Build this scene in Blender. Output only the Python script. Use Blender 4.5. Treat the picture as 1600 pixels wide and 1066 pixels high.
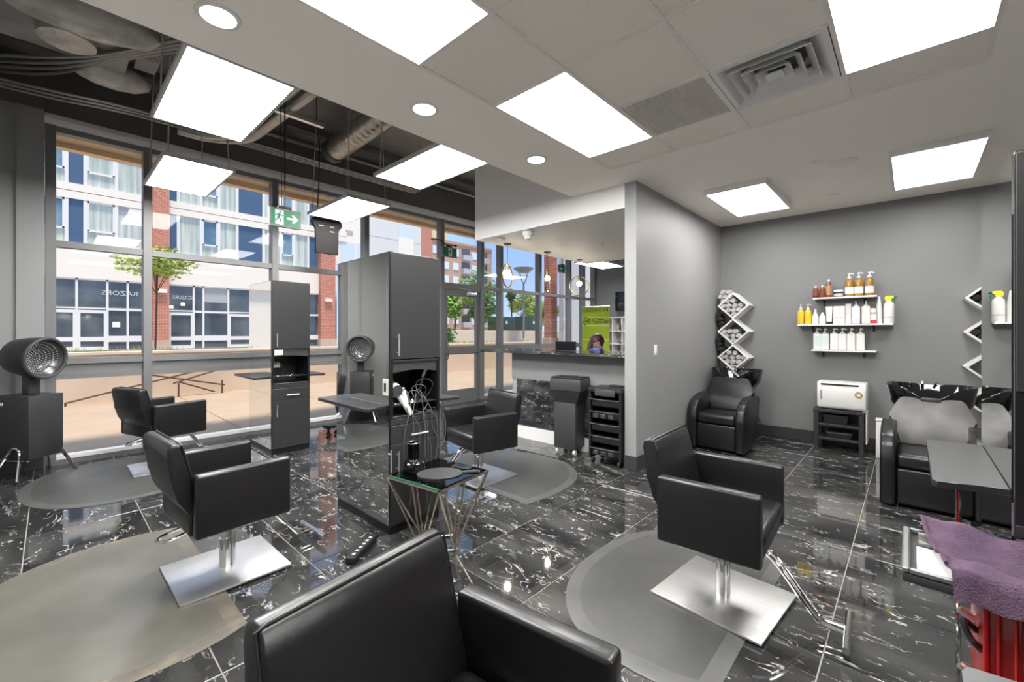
import bpy, bmesh, math, random
from mathutils import Vector, Matrix, Euler
random.seed(7)
PI = math.pi
sc = bpy.context.scene
for o in list(bpy.data.objects): bpy.data.objects.remove(o)
C = sc.collection

# ------------------------------------------------------------------ camera
cam = bpy.data.cameras.new('camera'); cam.sensor_width = 36.0
cam.lens = 36.0 * 670.0 / 1600.0
cam.shift_y = -13.0 / 1600.0
cam.clip_start = 0.02; cam.clip_end = 400
camo = bpy.data.objects.new('camera', cam); C.objects.link(camo)
camo.location = (0, 0, 1.455); camo.rotation_euler = (math.radians(90), 0, math.radians(42.9))
sc.camera = camo

# ------------------------------------------------------------------ world / sun / exposure
w = bpy.data.worlds.new('world'); sc.world = w; w.use_nodes = True
nt = w.node_tree; bg = nt.nodes['Background']
tcw = nt.nodes.new('ShaderNodeTexCoord'); sxyz = nt.nodes.new('ShaderNodeSeparateXYZ'); nt.links.new(tcw.outputs['Generated'], sxyz.inputs[0])
skr = nt.nodes.new('ShaderNodeValToRGB'); nt.links.new(sxyz.outputs[2], skr.inputs[0]); nt.links.new(skr.outputs[0], bg.inputs[0])
skr.color_ramp.elements[0].position = 0.0; skr.color_ramp.elements[0].color = (0.50, 0.60, 0.76, 1)
skr.color_ramp.elements[1].position = 0.6; skr.color_ramp.elements[1].color = (0.26, 0.38, 0.62, 1)
_e = skr.color_ramp.elements.new(0.16); _e.color = (0.30, 0.46, 0.78, 1)
bg.inputs[1].default_value = 0.66
sun = bpy.data.lights.new('sun', 'SUN'); sun.energy = 2.4; sun.angle = math.radians(8); sun.color = (1.0, 0.89, 0.74)
suno = bpy.data.objects.new('sun', sun); C.objects.link(suno)
suno.rotation_euler = (math.radians(14), 0, math.radians(80))
LED = 10.5; LED_HANG = 15.0; LED_WASH = 6.5
vs = sc.view_settings
sc.display_settings.display_device = 'sRGB'
vs.view_transform = 'Standard'; vs.look = 'None'; vs.gamma = 1.0; vs.use_curve_mapping = False
vs.exposure = 1.42

# ------------------------------------------------------------------ materials
MATS = {}
def srgb(r, g, b):
    f = lambda c: c / 12.92 if c <= 0.04045 else ((c + 0.055) / 1.055) ** 2.4
    return (f(r / 255), f(g / 255), f(b / 255))
def M(name, col, rough=0.5, metal=0.0, spec=0.5, coat=0.0, noise=None, bump=None, emit=None, alpha=None, trans=0.0, aniso=None):
    """principled material; noise=(scale, colour2, contrast lo, hi); bump=(scale,strength)"""
    if name in MATS: return MATS[name]
    m = bpy.data.materials.new(name); m.use_nodes = True; MATS[name] = m
    t = m.node_tree; p = t.nodes['Principled BSDF']
    p.inputs['Base Color'].default_value = (*col, 1); p.inputs['Roughness'].default_value = rough
    p.inputs['Metallic'].default_value = metal; p.inputs['Specular IOR Level'].default_value = spec
    p.inputs['Coat Weight'].default_value = coat; p.inputs['Coat Roughness'].default_value = 0.05
    p.inputs['Transmission Weight'].default_value = trans
    tc = None
    if noise or bump: tc = t.nodes.new('ShaderNodeTexCoord')
    if noise:
        n = t.nodes.new('ShaderNodeTexNoise'); n.inputs['Scale'].default_value = noise[0]; n.inputs['Detail'].default_value = 6
        r = t.nodes.new('ShaderNodeValToRGB'); r.color_ramp.elements[0].position = noise[2]; r.color_ramp.elements[1].position = noise[3]
        r.color_ramp.elements[0].color = (*col, 1); r.color_ramp.elements[1].color = (*noise[1], 1)
        src = tc.outputs['Object']
        if aniso:
            mp = t.nodes.new('ShaderNodeMapping'); mp.inputs['Scale'].default_value = aniso
            t.links.new(src, mp.inputs[0]); src = mp.outputs[0]
        t.links.new(src, n.inputs['Vector']); t.links.new(n.outputs['Fac'], r.inputs[0]); t.links.new(r.outputs[0], p.inputs['Base Color'])
    if bump:
        n = t.nodes.new('ShaderNodeTexNoise'); n.inputs['Scale'].default_value = bump[0]; n.inputs['Detail'].default_value = 4
        b = t.nodes.new('ShaderNodeBump'); b.inputs['Strength'].default_value = bump[1]; b.inputs['Distance'].default_value = 0.01
        t.links.new(tc.outputs['Object'], n.inputs['Vector']); t.links.new(n.outputs['Fac'], b.inputs['Height']); t.links.new(b.outputs[0], p.inputs['Normal'])
    if emit:
        p.inputs['Emission Color'].default_value = (*emit[0], 1); p.inputs['Emission Strength'].default_value = emit[1]
    return m

wall_grey = M('wall_grey_paint', (0.215, 0.215, 0.217), 0.55, bump=(60, 0.03))
wall_pale = M('wall_pale_paint', (0.275, 0.275, 0.275), 0.55, bump=(60, 0.03))
wall_light = M('wall_light_paint', (0.29, 0.29, 0.29), 0.5, bump=(60, 0.03))
soffit_paint = M('soffit_white_paint', (0.80, 0.795, 0.78), 0.6, bump=(60, 0.03))
ceil_paint = M('ceiling_paint', (0.94, 0.885, 0.81), 0.7, bump=(50, 0.03))
tile_ceil = M('ceiling_tile_fibre', (0.92, 0.86, 0.79), 0.9, noise=(90, (0.86, 0.80, 0.73), 0.45, 0.62), bump=(160, 0.12))
tbar = M('t_bar_enamel', (0.84, 0.80, 0.73), 0.5)
dark_paint = M('dark_ceiling_paint', (0.115, 0.11, 0.107), 0.6, noise=(2.0, (0.13, 0.125, 0.12), 0.3, 0.7))
dark_deck = M('dark_deck_metal', (0.15, 0.148, 0.142), 0.45, noise=(1.2, (0.26, 0.255, 0.245), 0.4, 0.7))
base_dark = M('baseboard_charcoal', (0.045, 0.045, 0.046), 0.35)
alu = M('anodised_frame_grey', (0.17, 0.17, 0.172), 0.5)
alu_light = M('sill_pale_aluminium', (0.82, 0.82, 0.82), 0.45)
alu_dark = M('frame_gasket_dark', (0.06, 0.06, 0.06), 0.5)
black_lam = M('black_laminate', (0.034, 0.034, 0.035), 0.38, spec=0.45)
black_side = M('black_panel_edge', (0.010, 0.010, 0.011), 0.35)
grey_lam = M('shelf_laminate_dark', (0.022, 0.022, 0.023), 0.33, spec=0.6)
leather = M('black_leather', (0.009, 0.009, 0.0095), 0.33, spec=0.6, bump=(26, 0.12))
leather_seam = M('leather_piping', (0.010, 0.010, 0.010), 0.4)
chrome = M('chrome', (0.72, 0.72, 0.72), 0.08, metal=1.0)
steel = M('brushed_steel', (0.86, 0.855, 0.85), 0.38, metal=1.0, noise=(3, (0.80, 0.795, 0.785), 0.4, 0.7), aniso=(1, 12, 1))
plastic_blk = M('black_plastic', (0.015, 0.015, 0.016), 0.4)
plastic_gry = M('dark_grey_plastic', (0.045, 0.045, 0.047), 0.48)
ceramic_blk = M('black_glazed_bowl', (0.006, 0.006, 0.007), 0.06, spec=0.7)
white_lam = M('white_laminate', (0.78, 0.775, 0.76), 0.4)
white_plastic = M('white_plastic', (0.80, 0.79, 0.77), 0.35)
white_paint = M('white_paint', (0.76, 0.75, 0.73), 0.45)
brass = M('brass', (0.62, 0.43, 0.18), 0.25, metal=1.0)
rubber = M('mat_rubber', (0.060, 0.060, 0.058), 0.42, spec=0.45, noise=(2.2, (0.085, 0.084, 0.082), 0.4, 0.66))
rubber_rim = M('mat_rim', (0.10, 0.10, 0.096), 0.45, noise=(5, (0.075, 0.075, 0.072), 0.4, 0.66))
rubber_worn = M('mat_rubber_worn', (0.105, 0.10, 0.085), 0.42, noise=(2.4, (0.155, 0.147, 0.125), 0.38, 0.66))
rubber_worn_rim = M('mat_rim_worn', (0.12, 0.105, 0.085), 0.5, noise=(9, (0.20, 0.17, 0.13), 0.5, 0.7))
cord = M('cord_grey', (0.10, 0.10, 0.10), 0.5)
cord_blk = M('cord_black', (0.02, 0.02, 0.02), 0.5)
galv = M('galvanised_duct', (0.42, 0.41, 0.39), 0.35, metal=0.7, noise=(6, (0.30, 0.29, 0.27), 0.4, 0.65))
duct_wrap = M('duct_wrap_grey', (0.42, 0.41, 0.39), 0.6, noise=(3, (0.28, 0.27, 0.26), 0.4, 0.65))
insul = M('foil_insulation', (0.62, 0.60, 0.57), 0.4, metal=0.2, noise=(5, (0.46, 0.44, 0.42), 0.4, 0.6), bump=(14, 1.0))
duct_black = M('conduit_dark', (0.07, 0.068, 0.065), 0.4)
conduit_m = M('conduit_steel', (0.38, 0.37, 0.35), 0.3, metal=0.8)
green_sign = M('exit_green', srgb(0, 128, 84), 0.4)
white_print = M('print_white', (0.85, 0.85, 0.85), 0.5)
towel_white = M('towel_white', (0.66, 0.65, 0.63), 0.95, bump=(220, 0.5), noise=(40, (0.50, 0.49, 0.47), 0.4, 0.65))
towel_black = M('towel_black', (0.018, 0.018, 0.018), 0.95, bump=(220, 0.5), noise=(30, (0.045, 0.043, 0.041), 0.4, 0.65))
towel_brown = M('towel_brown', (0.045, 0.035, 0.030), 0.95, bump=(220, 0.5))
towel_purple = M('towel_purple', srgb(66, 48, 70), 0.95, bump=(180, 0.7), noise=(9, srgb(92, 70, 88), 0.35, 0.7))
red_enamel = M('red_enamel', (0.42, 0.006, 0.006), 0.22, spec=0.6, coat=0.4)
led_white = M('led_diffuser', (0.9, 0.9, 0.9), 0.5, emit=((1.0, 0.985, 0.96), LED))
led_hang = M('led_diffuser_hanging', (0.9, 0.9, 0.9), 0.5, emit=((1.0, 0.99, 0.975), LED_HANG))
led_wash = M('led_diffuser_wash', (0.9, 0.9, 0.9), 0.5, emit=((1.0, 0.985, 0.965), LED_WASH))
pot_white = M('downlight_lens', (0.9, 0.9, 0.9), 0.5, emit=((1.0, 0.97, 0.92), 22.0))
bulb_m = M('bulb_glow', (0.9, 0.9, 0.9), 0.5, emit=((1.0, 0.88, 0.7), 30.0))
skin_m = M('skin', (0.55, 0.34, 0.26), 0.5)
cloth_dark = M('cloth_dark', (0.02, 0.02, 0.022), 0.8)
hair_m = M('hair_dark_plum', (0.035, 0.014, 0.016), 0.45, noise=(12, (0.13, 0.035, 0.05), 0.5, 0.7), aniso=(1, 1, 0.2))
blue_plastic = M('blue_plastic', (0.008, 0.05, 0.36), 0.4)
screen_m = M('screen_black', (0.008, 0.008, 0.009), 0.12)

def mix_glass(name, tint, rough=0.0, ior=1.5, gain=1.0):
    m = bpy.data.materials.new(name); m.use_nodes = True; t = m.node_tree; t.nodes.clear()
    out = t.nodes.new('ShaderNodeOutputMaterial'); mx = t.nodes.new('ShaderNodeMixShader')
    tr = t.nodes.new('ShaderNodeBsdfTransparent'); tr.inputs[0].default_value = (*tint, 1)
    gl = t.nodes.new('ShaderNodeBsdfGlossy'); gl.inputs['Roughness'].default_value = rough
    fr = t.nodes.new('ShaderNodeFresnel'); fr.inputs[0].default_value = ior
    mu = t.nodes.new('ShaderNodeMath'); mu.operation = 'MULTIPLY'; mu.inputs[1].default_value = gain
    t.links.new(fr.outputs[0], mu.inputs[0]); t.links.new(mu.outputs[0], mx.inputs[0])
    t.links.new(tr.outputs[0], mx.inputs[1]); t.links.new(gl.outputs[0], mx.inputs[2]); t.links.new(mx.outputs[0], out.inputs[0])
    return m
glass = mix_glass('window_glass', (0.985, 0.99, 0.988), ior=1.45, gain=0.28)
glass_green = mix_glass('table_glass', (0.80, 0.90, 0.87), ior=1.5)
glass_smoke = mix_glass('smoked_glass', (0.25, 0.25, 0.25), ior=1.6)
glass_edge = M('glass_edge_green', (0.03, 0.20, 0.14), 0.1, spec=0.8)
amber = M('amber_bottle', (0.16, 0.035, 0.010), 0.12, coat=0.5)
gold_liq = M('gold_liquid', (0.34, 0.19, 0.035), 0.12, coat=0.5)
yellow_b = M('yellow_bottle', (0.85, 0.55, 0.03), 0.3)
red_can = M('red_can', (0.60, 0.03, 0.06), 0.35)
pink_b = M('blush_bottle', (0.74, 0.64, 0.60), 0.4)
lav_b = M('lavender_bottle', (0.64, 0.64, 0.72), 0.4)
mint_b = M('mint_label', (0.62, 0.72, 0.70), 0.4)
clear_b = M('frosted_bottle', (0.70, 0.71, 0.70), 0.2, coat=0.4)
green_p = M('green_trigger', (0.02, 0.22, 0.08), 0.35)
yellow_p = M('yellow_trigger', (0.85, 0.70, 0.02), 0.35)

def mirror_mat():
    m = bpy.data.materials.new('mirror'); m.use_nodes = True; p = m.node_tree.nodes['Principled BSDF']
    p.inputs['Base Color'].default_value = (0.84, 0.86, 0.85, 1); p.inputs['Metallic'].default_value = 1; p.inputs['Roughness'].default_value = 0.0
    return m
mirror = mirror_mat()

def marble_mat(name, shine=0.045, vs=1.0):
    m = bpy.data.materials.new(name); m.use_nodes = True; t = m.node_tree; p = t.nodes['Principled BSDF']
    N = t.nodes.new; L = t.links.new
    geo = N('ShaderNodeNewGeometry'); oi = N('ShaderNodeObjectInfo')
    off = N('ShaderNodeVectorMath'); off.operation = 'SCALE'; off.inputs[0].default_value = (37.0, 61.0, 13.0); L(oi.outputs['Random'], off.inputs['Scale'])
    ad = N('ShaderNodeVectorMath'); ad.operation = 'ADD'; L(geo.outputs['Position'], ad.inputs[0]); L(off.outputs[0], ad.inputs[1])
    mp = N('ShaderNodeMapping'); mp.inputs['Scale'].default_value = (0.85 * vs, 2.0 * vs, 2.0 * vs); mp.inputs['Rotation'].default_value = (0, 0, 0.35); L(ad.outputs[0], mp.inputs[0])
    def vein(scale, width, dist):
        n = N('ShaderNodeTexNoise'); n.inputs['Scale'].default_value = scale; n.inputs['Detail'].default_value = 3; n.inputs['Distortion'].default_value = dist; L(mp.outputs[0], n.inputs['Vector'])
        s = N('ShaderNodeMath'); s.operation = 'SUBTRACT'; s.inputs[1].default_value = 0.5; L(n.outputs['Fac'], s.inputs[0])
        a = N('ShaderNodeMath'); a.operation = 'ABSOLUTE'; L(s.outputs[0], a.inputs[0])
        r = N('ShaderNodeMapRange'); r.inputs['From Min'].default_value = 0.0; r.inputs['From Max'].default_value = width; r.inputs['To Min'].default_value = 1; r.inputs['To Max'].default_value = 0
        L(a.outputs[0], r.inputs['Value']); return r.outputs[0]
    def mask(scale, lo, hi):
        n = N('ShaderNodeTexNoise'); n.inputs['Scale'].default_value = scale; n.inputs['Detail'].default_value = 2; L(mp.outputs[0], n.inputs['Vector'])
        r = N('ShaderNodeMapRange'); r.inputs['From Min'].default_value = lo; r.inputs['From Max'].default_value = hi; L(n.outputs['Fac'], r.inputs['Value']); return r.outputs[0]
    def mul(a, b):
        k = N('ShaderNodeMath'); k.operation = 'MULTIPLY'; L(a, k.inputs[0]); L(b, k.inputs[1]); return k.outputs[0]
    def mx(a, b):
        k = N('ShaderNodeMath'); k.operation = 'MAXIMUM'; L(a, k.inputs[0]); L(b, k.inputs[1]); return k.outputs[0]
    v1 = mul(vein(3.6, 0.012, 0.9), mask(4.5, 0.51, 0.60))
    v2 = mul(vein(10.0, 0.022, 0.6), mask(6.0, 0.56, 0.63))
    sp = mask(30.0, 0.73, 0.78)
    v = mx(mx(v1, v2), sp)
    cloud = mask(2.0, 0.40, 0.75)
    mixc = N('ShaderNodeMixRGB'); mixc.inputs[1].default_value = (0.020, 0.020, 0.0205, 1); mixc.inputs[2].default_value = (0.075, 0.074, 0.072, 1); L(cloud, mixc.inputs[0])
    mixv = N('ShaderNodeMixRGB'); mixv.inputs[2].default_value = (0.50, 0.49, 0.475, 1); L(v, mixv.inputs[0]); L(mixc.outputs[0], mixv.inputs[1])
    L(mixv.outputs[0], p.inputs['Base Color'])
    p.inputs['Roughness'].default_value = shine; p.inputs['Specular IOR Level'].default_value = 0.75
    return m
marble = marble_mat('black_marble_tile')
marble_dark = marble_mat('black_marble_slab', 0.06, 1.4)
grout = M('grout', (0.30, 0.295, 0.28), 0.8)

def brick_mat(name, c1, c2, cm, scale=1.0, axis='X'):
    m = bpy.data.materials.new(name); m.use_nodes = True; t = m.node_tree; p = t.nodes['Principled BSDF']; N = t.nodes.new; L = t.links.new
    geo = N('ShaderNodeNewGeometry'); sx = N('ShaderNodeSeparateXYZ'); L(geo.outputs['Position'], sx.inputs[0])
    cx = N('ShaderNodeCombineXYZ'); ad = N('ShaderNodeMath'); ad.operation = 'ADD'; L(sx.outputs[0], ad.inputs[0]); L(sx.outputs[1], ad.inputs[1])
    L(ad.outputs[0], cx.inputs[0]); L(sx.outputs[2], cx.inputs[1])
    b = N('ShaderNodeTexBrick'); b.inputs['Scale'].default_value = scale; b.inputs['Color1'].default_value = (*c1, 1); b.inputs['Color2'].default_value = (*c2, 1); b.inputs['Mortar'].default_value = (*cm, 1)
    b.inputs['Brick Width'].default_value = 0.24; b.inputs['Row Height'].default_value = 0.085; b.inputs['Mortar Size'].default_value = 0.008
    L(cx.outputs[0], b.inputs['Vector']); L(b.outputs['Color'], p.inputs['Base Color']); p.inputs['Roughness'].default_value = 0.85
    bp = N('ShaderNodeBump'); bp.inputs['Strength'].default_value = 0.4; bp.inputs['Distance'].default_value = 0.01; bp.invert = True; L(b.outputs['Fac'], bp.inputs['Height']); L(bp.outputs[0], p.inputs['Normal'])
    return m
brick_red = brick_mat('red_brick', (0.44, 0.13, 0.075), (0.54, 0.18, 0.11), (0.62, 0.45, 0.37))
brick_tan = brick_mat('tan_brick', (0.42, 0.24, 0.16), (0.48, 0.29, 0.20), (0.5, 0.38, 0.30))
concrete_pink = M('sidewalk_concrete', (0.345, 0.262, 0.190), 0.85, noise=(1.3, (0.39, 0.30, 0.222), 0.35, 0.7), bump=(40, 0.1))
concrete_wall_m = M('retaining_wall_concrete', (0.50, 0.38, 0.29), 0.85, noise=(0.9, (0.58, 0.46, 0.36), 0.35, 0.7), bump=(20, 0.15))
coping_m = M('coping_pale', (0.62, 0.53, 0.42), 0.8)
road_m = M('road_pale', (0.42, 0.38, 0.34), 0.9, noise=(0.4, (0.34, 0.31, 0.29), 0.4, 0.7))
panel_white = M('cladding_white', (0.84, 0.77, 0.67), 0.6)
panel_pale = M('cladding_pale_grey', (0.68, 0.66, 0.63), 0.6)
panel_blue = M('cladding_blue', (0.060, 0.115, 0.20), 0.45)
louvre_m = M('louvre_grey', (0.42, 0.42, 0.41), 0.6)
shop_glass = M('shop_glass_dark', (0.055, 0.075, 0.095), 0.06, spec=0.8, noise=(0.5, (0.13, 0.15, 0.16), 0.4, 0.65))
blue_glass = M('window_glass_blue', (0.09, 0.17, 0.25), 0.05, spec=0.8, noise=(0.8, (0.20, 0.32, 0.38), 0.4, 0.62))
curtain_glass = M('curtained_glass', (0.40, 0.46, 0.41), 0.12, spec=0.5, noise=(2.0, (0.62, 0.65, 0.58), 0.38, 0.62), aniso=(1, 3.0, 0.12))
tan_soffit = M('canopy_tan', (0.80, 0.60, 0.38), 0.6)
tan_soffit2 = M('canopy_shade_tan', (0.55, 0.42, 0.27), 0.6)  # canopy underside's shade put into a darker tan; fascia keeps the lit tan
bark = M('bark', (0.10, 0.065, 0.045), 0.9)
def leaf_mat(name, a, b):
    m = M(name, a, 0.6, noise=(3.5, b, 0.35, 0.65)); return m
leaf1 = leaf_mat('leaf_green', (0.10, 0.24, 0.03), (0.26, 0.42, 0.07))
leaf2 = leaf_mat('leaf_dark_green', (0.035, 0.11, 0.025), (0.10, 0.22, 0.05))
leaf3 = leaf_mat('leaf_yellow_green', (0.28, 0.40, 0.06), (0.42, 0.50, 0.12))
util_green = M('utility_box_green', (0.018, 0.05, 0.04), 0.5)
grass_m = M('grass', (0.25, 0.30, 0.07), 0.9, noise=(8, (0.36, 0.38, 0.14), 0.4, 0.6))
lamp_grey = M('lamp_post_grey', (0.22, 0.23, 0.25), 0.4, metal=0.3)
banner_g = M('banner_green', (0.40, 0.56, 0.012), 0.5, noise=(2, (0.50, 0.62, 0.03), 0.4, 0.6))
print_dark = M('print_dark', (0.03, 0.04, 0.01), 0.5)
print_pale = M('print_pale', (0.72, 0.75, 0.55), 0.5)
sign_pale = M('reflected_letter_grey', (0.55, 0.58, 0.60), 0.4)
birch = M('cubby_wood_grey', (0.36, 0.32, 0.29), 0.6, noise=(8, (0.26, 0.22, 0.19), 0.4, 0.65), aniso=(6, 6, 0.4))
gold_badge = M('gold_badge', (0.70, 0.50, 0.18), 0.3, metal=0.7)
outlet_m = M('outlet_cover', (0.62, 0.61, 0.55), 0.4)

# ------------------------------------------------------------------ mesh helpers
def B(): return bmesh.new()
def box(bm, x0, x1, y0, y1, z0, z1):
    x0, x1 = min(x0, x1), max(x0, x1); y0, y1 = min(y0, y1), max(y0, y1); z0, z1 = min(z0, z1), max(z0, z1)
    v = [bm.verts.new(p) for p in ((x0,y0,z0),(x1,y0,z0),(x1,y1,z0),(x0,y1,z0),(x0,y0,z1),(x1,y0,z1),(x1,y1,z1),(x0,y1,z1))]
    for f in ((0,3,2,1),(4,5,6,7),(0,1,5,4),(1,2,6,5),(2,3,7,6),(3,0,4,7)): bm.faces.new([v[i] for i in f])
    return bm
def bev(bm, wd, seg=2):
    bmesh.ops.bevel(bm, geom=list(bm.edges), offset=wd, segments=seg, profile=0.5, affect='EDGES', clamp_overlap=True); return bm
def rbox(x0, x1, y0, y1, z0, z1, r, seg=3):
    bm = B(); box(bm, x0, x1, y0, y1, z0, z1); return bev(bm, r, seg)
def xf(bm, mat): bmesh.ops.transform(bm, matrix=mat, verts=list(bm.verts)); return bm
def join(bm, other):
    me = bpy.data.meshes.new('tmp'); other.to_mesh(me); bm.from_mesh(me); bpy.data.meshes.remove(me); other.free(); return bm
def ring_pts(c, d, r, n, up=None):
    d = Vector(d).normalized()
    a = Vector((0,0,1)) if abs(d.z) < 0.95 else Vector((1,0,0))
    if up is not None: a = up
    s = d.cross(a).normalized(); t = s.cross(d).normalized()
    return [Vector(c) + r * (math.cos(2*PI*i/n) * s + math.sin(2*PI*i/n) * t) for i in range(n)]
def cyl(bm, p0, p1, r, n=16, r2=None, caps=True):
    r2 = r if r2 is None else r2; d = Vector(p1) - Vector(p0)
    a = [bm.verts.new(p) for p in ring_pts(p0, d, r, n)]; b = [bm.verts.new(p) for p in ring_pts(p1, d, r2, n)]
    for i in range(n): bm.faces.new((a[i], b[i], b[(i+1)%n], a[(i+1)%n]))
    if caps:
        bm.faces.new(a); bm.faces.new(b[::-1])
    return bm
def catmull(pts, k=5, closed=False):
    P = [Vector(p) for p in pts]; n = len(P); out = []
    rng = range(n) if closed else range(n-1)
    for i in rng:
        p0 = P[(i-1)%n] if (closed or i > 0) else 2*P[0]-P[1]
        p1 = P[i]; p2 = P[(i+1)%n]; p3 = P[(i+2)%n] if (closed or i+2 < n) else 2*P[-1]-P[-2]
        for j in range(k):
            t = j/k; out.append(0.5*((2*p1)+(-p0+p2)*t+(2*p0-5*p1+4*p2-p3)*t*t+(-p0+3*p1-3*p2+p3)*t**3))
    if not closed: out.append(P[-1])
    return out
def tube(bm, pts, r, n=8, k=5, closed=False):
    P = catmull(pts, k, closed) if k > 1 else [Vector(p) for p in pts]
    rings = []; m = len(P)
    for i, p in enumerate(P):
        if closed: d = P[(i+1)%m] - P[i-1]
        else: d = P[min(i+1, m-1)] - P[max(i-1, 0)]
        if d.length < 1e-6: d = Vector((0,0,1))
        rings.append([bm.verts.new(q) for q in ring_pts(p, d, r, n)])
    for i in range(m if closed else m-1):
        a, b = rings[i], rings[(i+1)%m]
        # keep rings aligned
        best = min(range(n), key=lambda s: sum((a[j].co - b[(j+s)%n].co).length_squared for j in range(0, n, 2)))
        for j in range(n): bm.faces.new((a[j], b[(j+best)%n], b[(j+1+best)%n], a[(j+1)%n]))
    if not closed: bm.faces.new(rings[0]); bm.faces.new(rings[-1][::-1])
    return bm
def lathe(bm, prof, n=24, c=(0,0,0), sx=1.0, sy=1.0, caps=True):
    rings = []
    for r, z in prof:
        if r < 1e-5: rings.append([bm.verts.new((c[0], c[1], c[2]+z))])
        else: rings.append([bm.verts.new((c[0]+sx*r*math.cos(2*PI*i/n), c[1]+sy*r*math.sin(2*PI*i/n), c[2]+z)) for i in range(n)])
    for a, b in zip(rings, rings[1:]):
        for i in range(n):
            va = a[i % len(a)], a[(i+1) % len(a)]; vb = b[i % len(b)], b[(i+1) % len(b)]
            if len(a) == 1 and len(b) == 1: continue
            if len(a) == 1: bm.faces.new((va[0], vb[1], vb[0]))
            elif len(b) == 1: bm.faces.new((va[0], va[1], vb[0]))
            else: bm.faces.new((va[0], va[1], vb[1], vb[0]))
    if caps and len(rings[0]) > 1: bm.faces.new(rings[0][::-1])
    if caps and len(rings[-1]) > 1: bm.faces.new(rings[-1])
    return bm
def prism(bm, poly, a0, a1, axis='y'):
    """extrude a 2D polygon; axis y: poly in (x,z); axis x: poly in (y,z); axis z: poly in (x,y)"""
    def P(p, a): return {'y': (p[0], a, p[1]), 'x': (a, p[0], p[1]), 'z': (p[0], p[1], a)}[axis]
    A = [bm.verts.new(P(p, a0)) for p in poly]; D = [bm.verts.new(P(p, a1)) for p in poly]; n = len(poly)
    bm.faces.new(A); bm.faces.new(D[::-1])
    for i in range(n): bm.faces.new((A[i], D[i], D[(i+1)%n], A[(i+1)%n]))
    return bm
def sphere(bm, c, r, u=16, v=10, s=(1,1,1)):
    m = Matrix.Translation(c) @ Matrix.Diagonal((r*s[0], r*s[1], r*s[2], 1))
    bmesh.ops.create_uvsphere(bm, u_segments=u, v_segments=v, radius=1, matrix=m); return bm
def disc_ell(n, a, b): return [(a*math.cos(2*PI*i/n), b*math.sin(2*PI*i/n)) for i in range(n)]

def mesh_of(name, bm, mat, smooth=35):
    bmesh.ops.recalc_face_normals(bm, faces=list(bm.faces))
    me = bpy.data.meshes.new(name); bm.to_mesh(me); bm.free()
    if smooth:
        me.polygons.foreach_set('use_smooth', [True]*len(me.polygons)); me.set_sharp_from_angle(angle=math.radians(smooth))
    me.materials.append(mat); return me
def obj(name, bm, mat, parent=None, loc=None, rot=None, label=None, smooth=35):
    me = bm if isinstance(bm, bpy.types.Mesh) else mesh_of(name, bm, mat, smooth)
    o = bpy.data.objects.new(name, me); C.objects.link(o)
    if parent is not None: o.parent = parent
    if loc is not None: o.location = loc
    if rot is not None: o.rotation_euler = rot
    if label: o['label'] = label
    return o
def tag(o, label, cat, group=None, kind=None):
    o['label'] = label; o['category'] = cat
    if group: o['group'] = group
    if kind: o['kind'] = kind
    return o
def thing(name, label, cat, loc=(0,0,0), rotz=0.0, group=None, kind=None):
    o = bpy.data.objects.new(name, None); C.objects.link(o); o.empty_display_size = 0.1
    o.location = loc; o.rotation_euler = (0,0,rotz); return tag(o, label, cat, group, kind)
def struct(name, bm, mat, label, cat, smooth=35):
    return tag(obj(name, bm, mat, smooth=smooth), label, cat, kind='structure')
def kids(o): return [c for c in C.objects if c.parent is o]
def dup(root, loc, rotz=0.0, label=None, group=None):
    r = root.copy(); C.objects.link(r); r.location = loc; r.rotation_euler = (0,0,rotz)
    if label: r['label'] = label
    if group: r['group'] = group
    for ch in kids(root):
        c = ch.copy(); C.objects.link(c); c.parent = r
        for g in kids(ch):
            d = g.copy(); C.objects.link(d); d.parent = c
    return r
def bx(name, mat, parent, x0, x1, y0, y1, z0, z1, r=0.0, seg=2, label=None):
    bm = rbox(x0, x1, y0, y1, z0, z1, r, seg) if r > 0 else box(B(), x0, x1, y0, y1, z0, z1)
    return obj(name, bm, mat, parent, label=label)
def text_obj(name, body, size, mat, parent, loc, rot, depth=0.002, align='CENTER', sx=1.0, shear=0.0):
    cu = bpy.data.curves.new(name, 'FONT'); cu.body = body; cu.size = size; cu.extrude = depth; cu.align_x = align; cu.align_y = 'CENTER'; cu.resolution_u = 2; cu.shear = shear
    t = bpy.data.objects.new('tmp_text', cu); C.objects.link(t)
    dg = bpy.context.evaluated_depsgraph_get(); me = bpy.data.meshes.new_from_object(t.evaluated_get(dg))
    bpy.data.objects.remove(t); bpy.data.curves.remove(cu)
    me.materials.clear(); me.materials.append(mat); me.name = name
    o = bpy.data.objects.new(name, me); C.objects.link(o); o.parent = parent; o.location = loc; o.rotation_euler = rot; o.scale = (sx, 1, 1)
    return o

# ================================================================== SETTING
WX = -6.90          # window wall
YL = -0.75          # wall behind / left of camera
YB = 6.90           # wash area back wall
XR = 1.60           # right wall
YF = 11.0           # far reception wall
ZC = 3.05           # white ceiling
ZH = 4.40           # black open ceiling
XS = -2.92          # edge of white ceiling
YW = 4.176; XW0 = -2.237; XW1 = -2.105   # partition wall end

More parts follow.
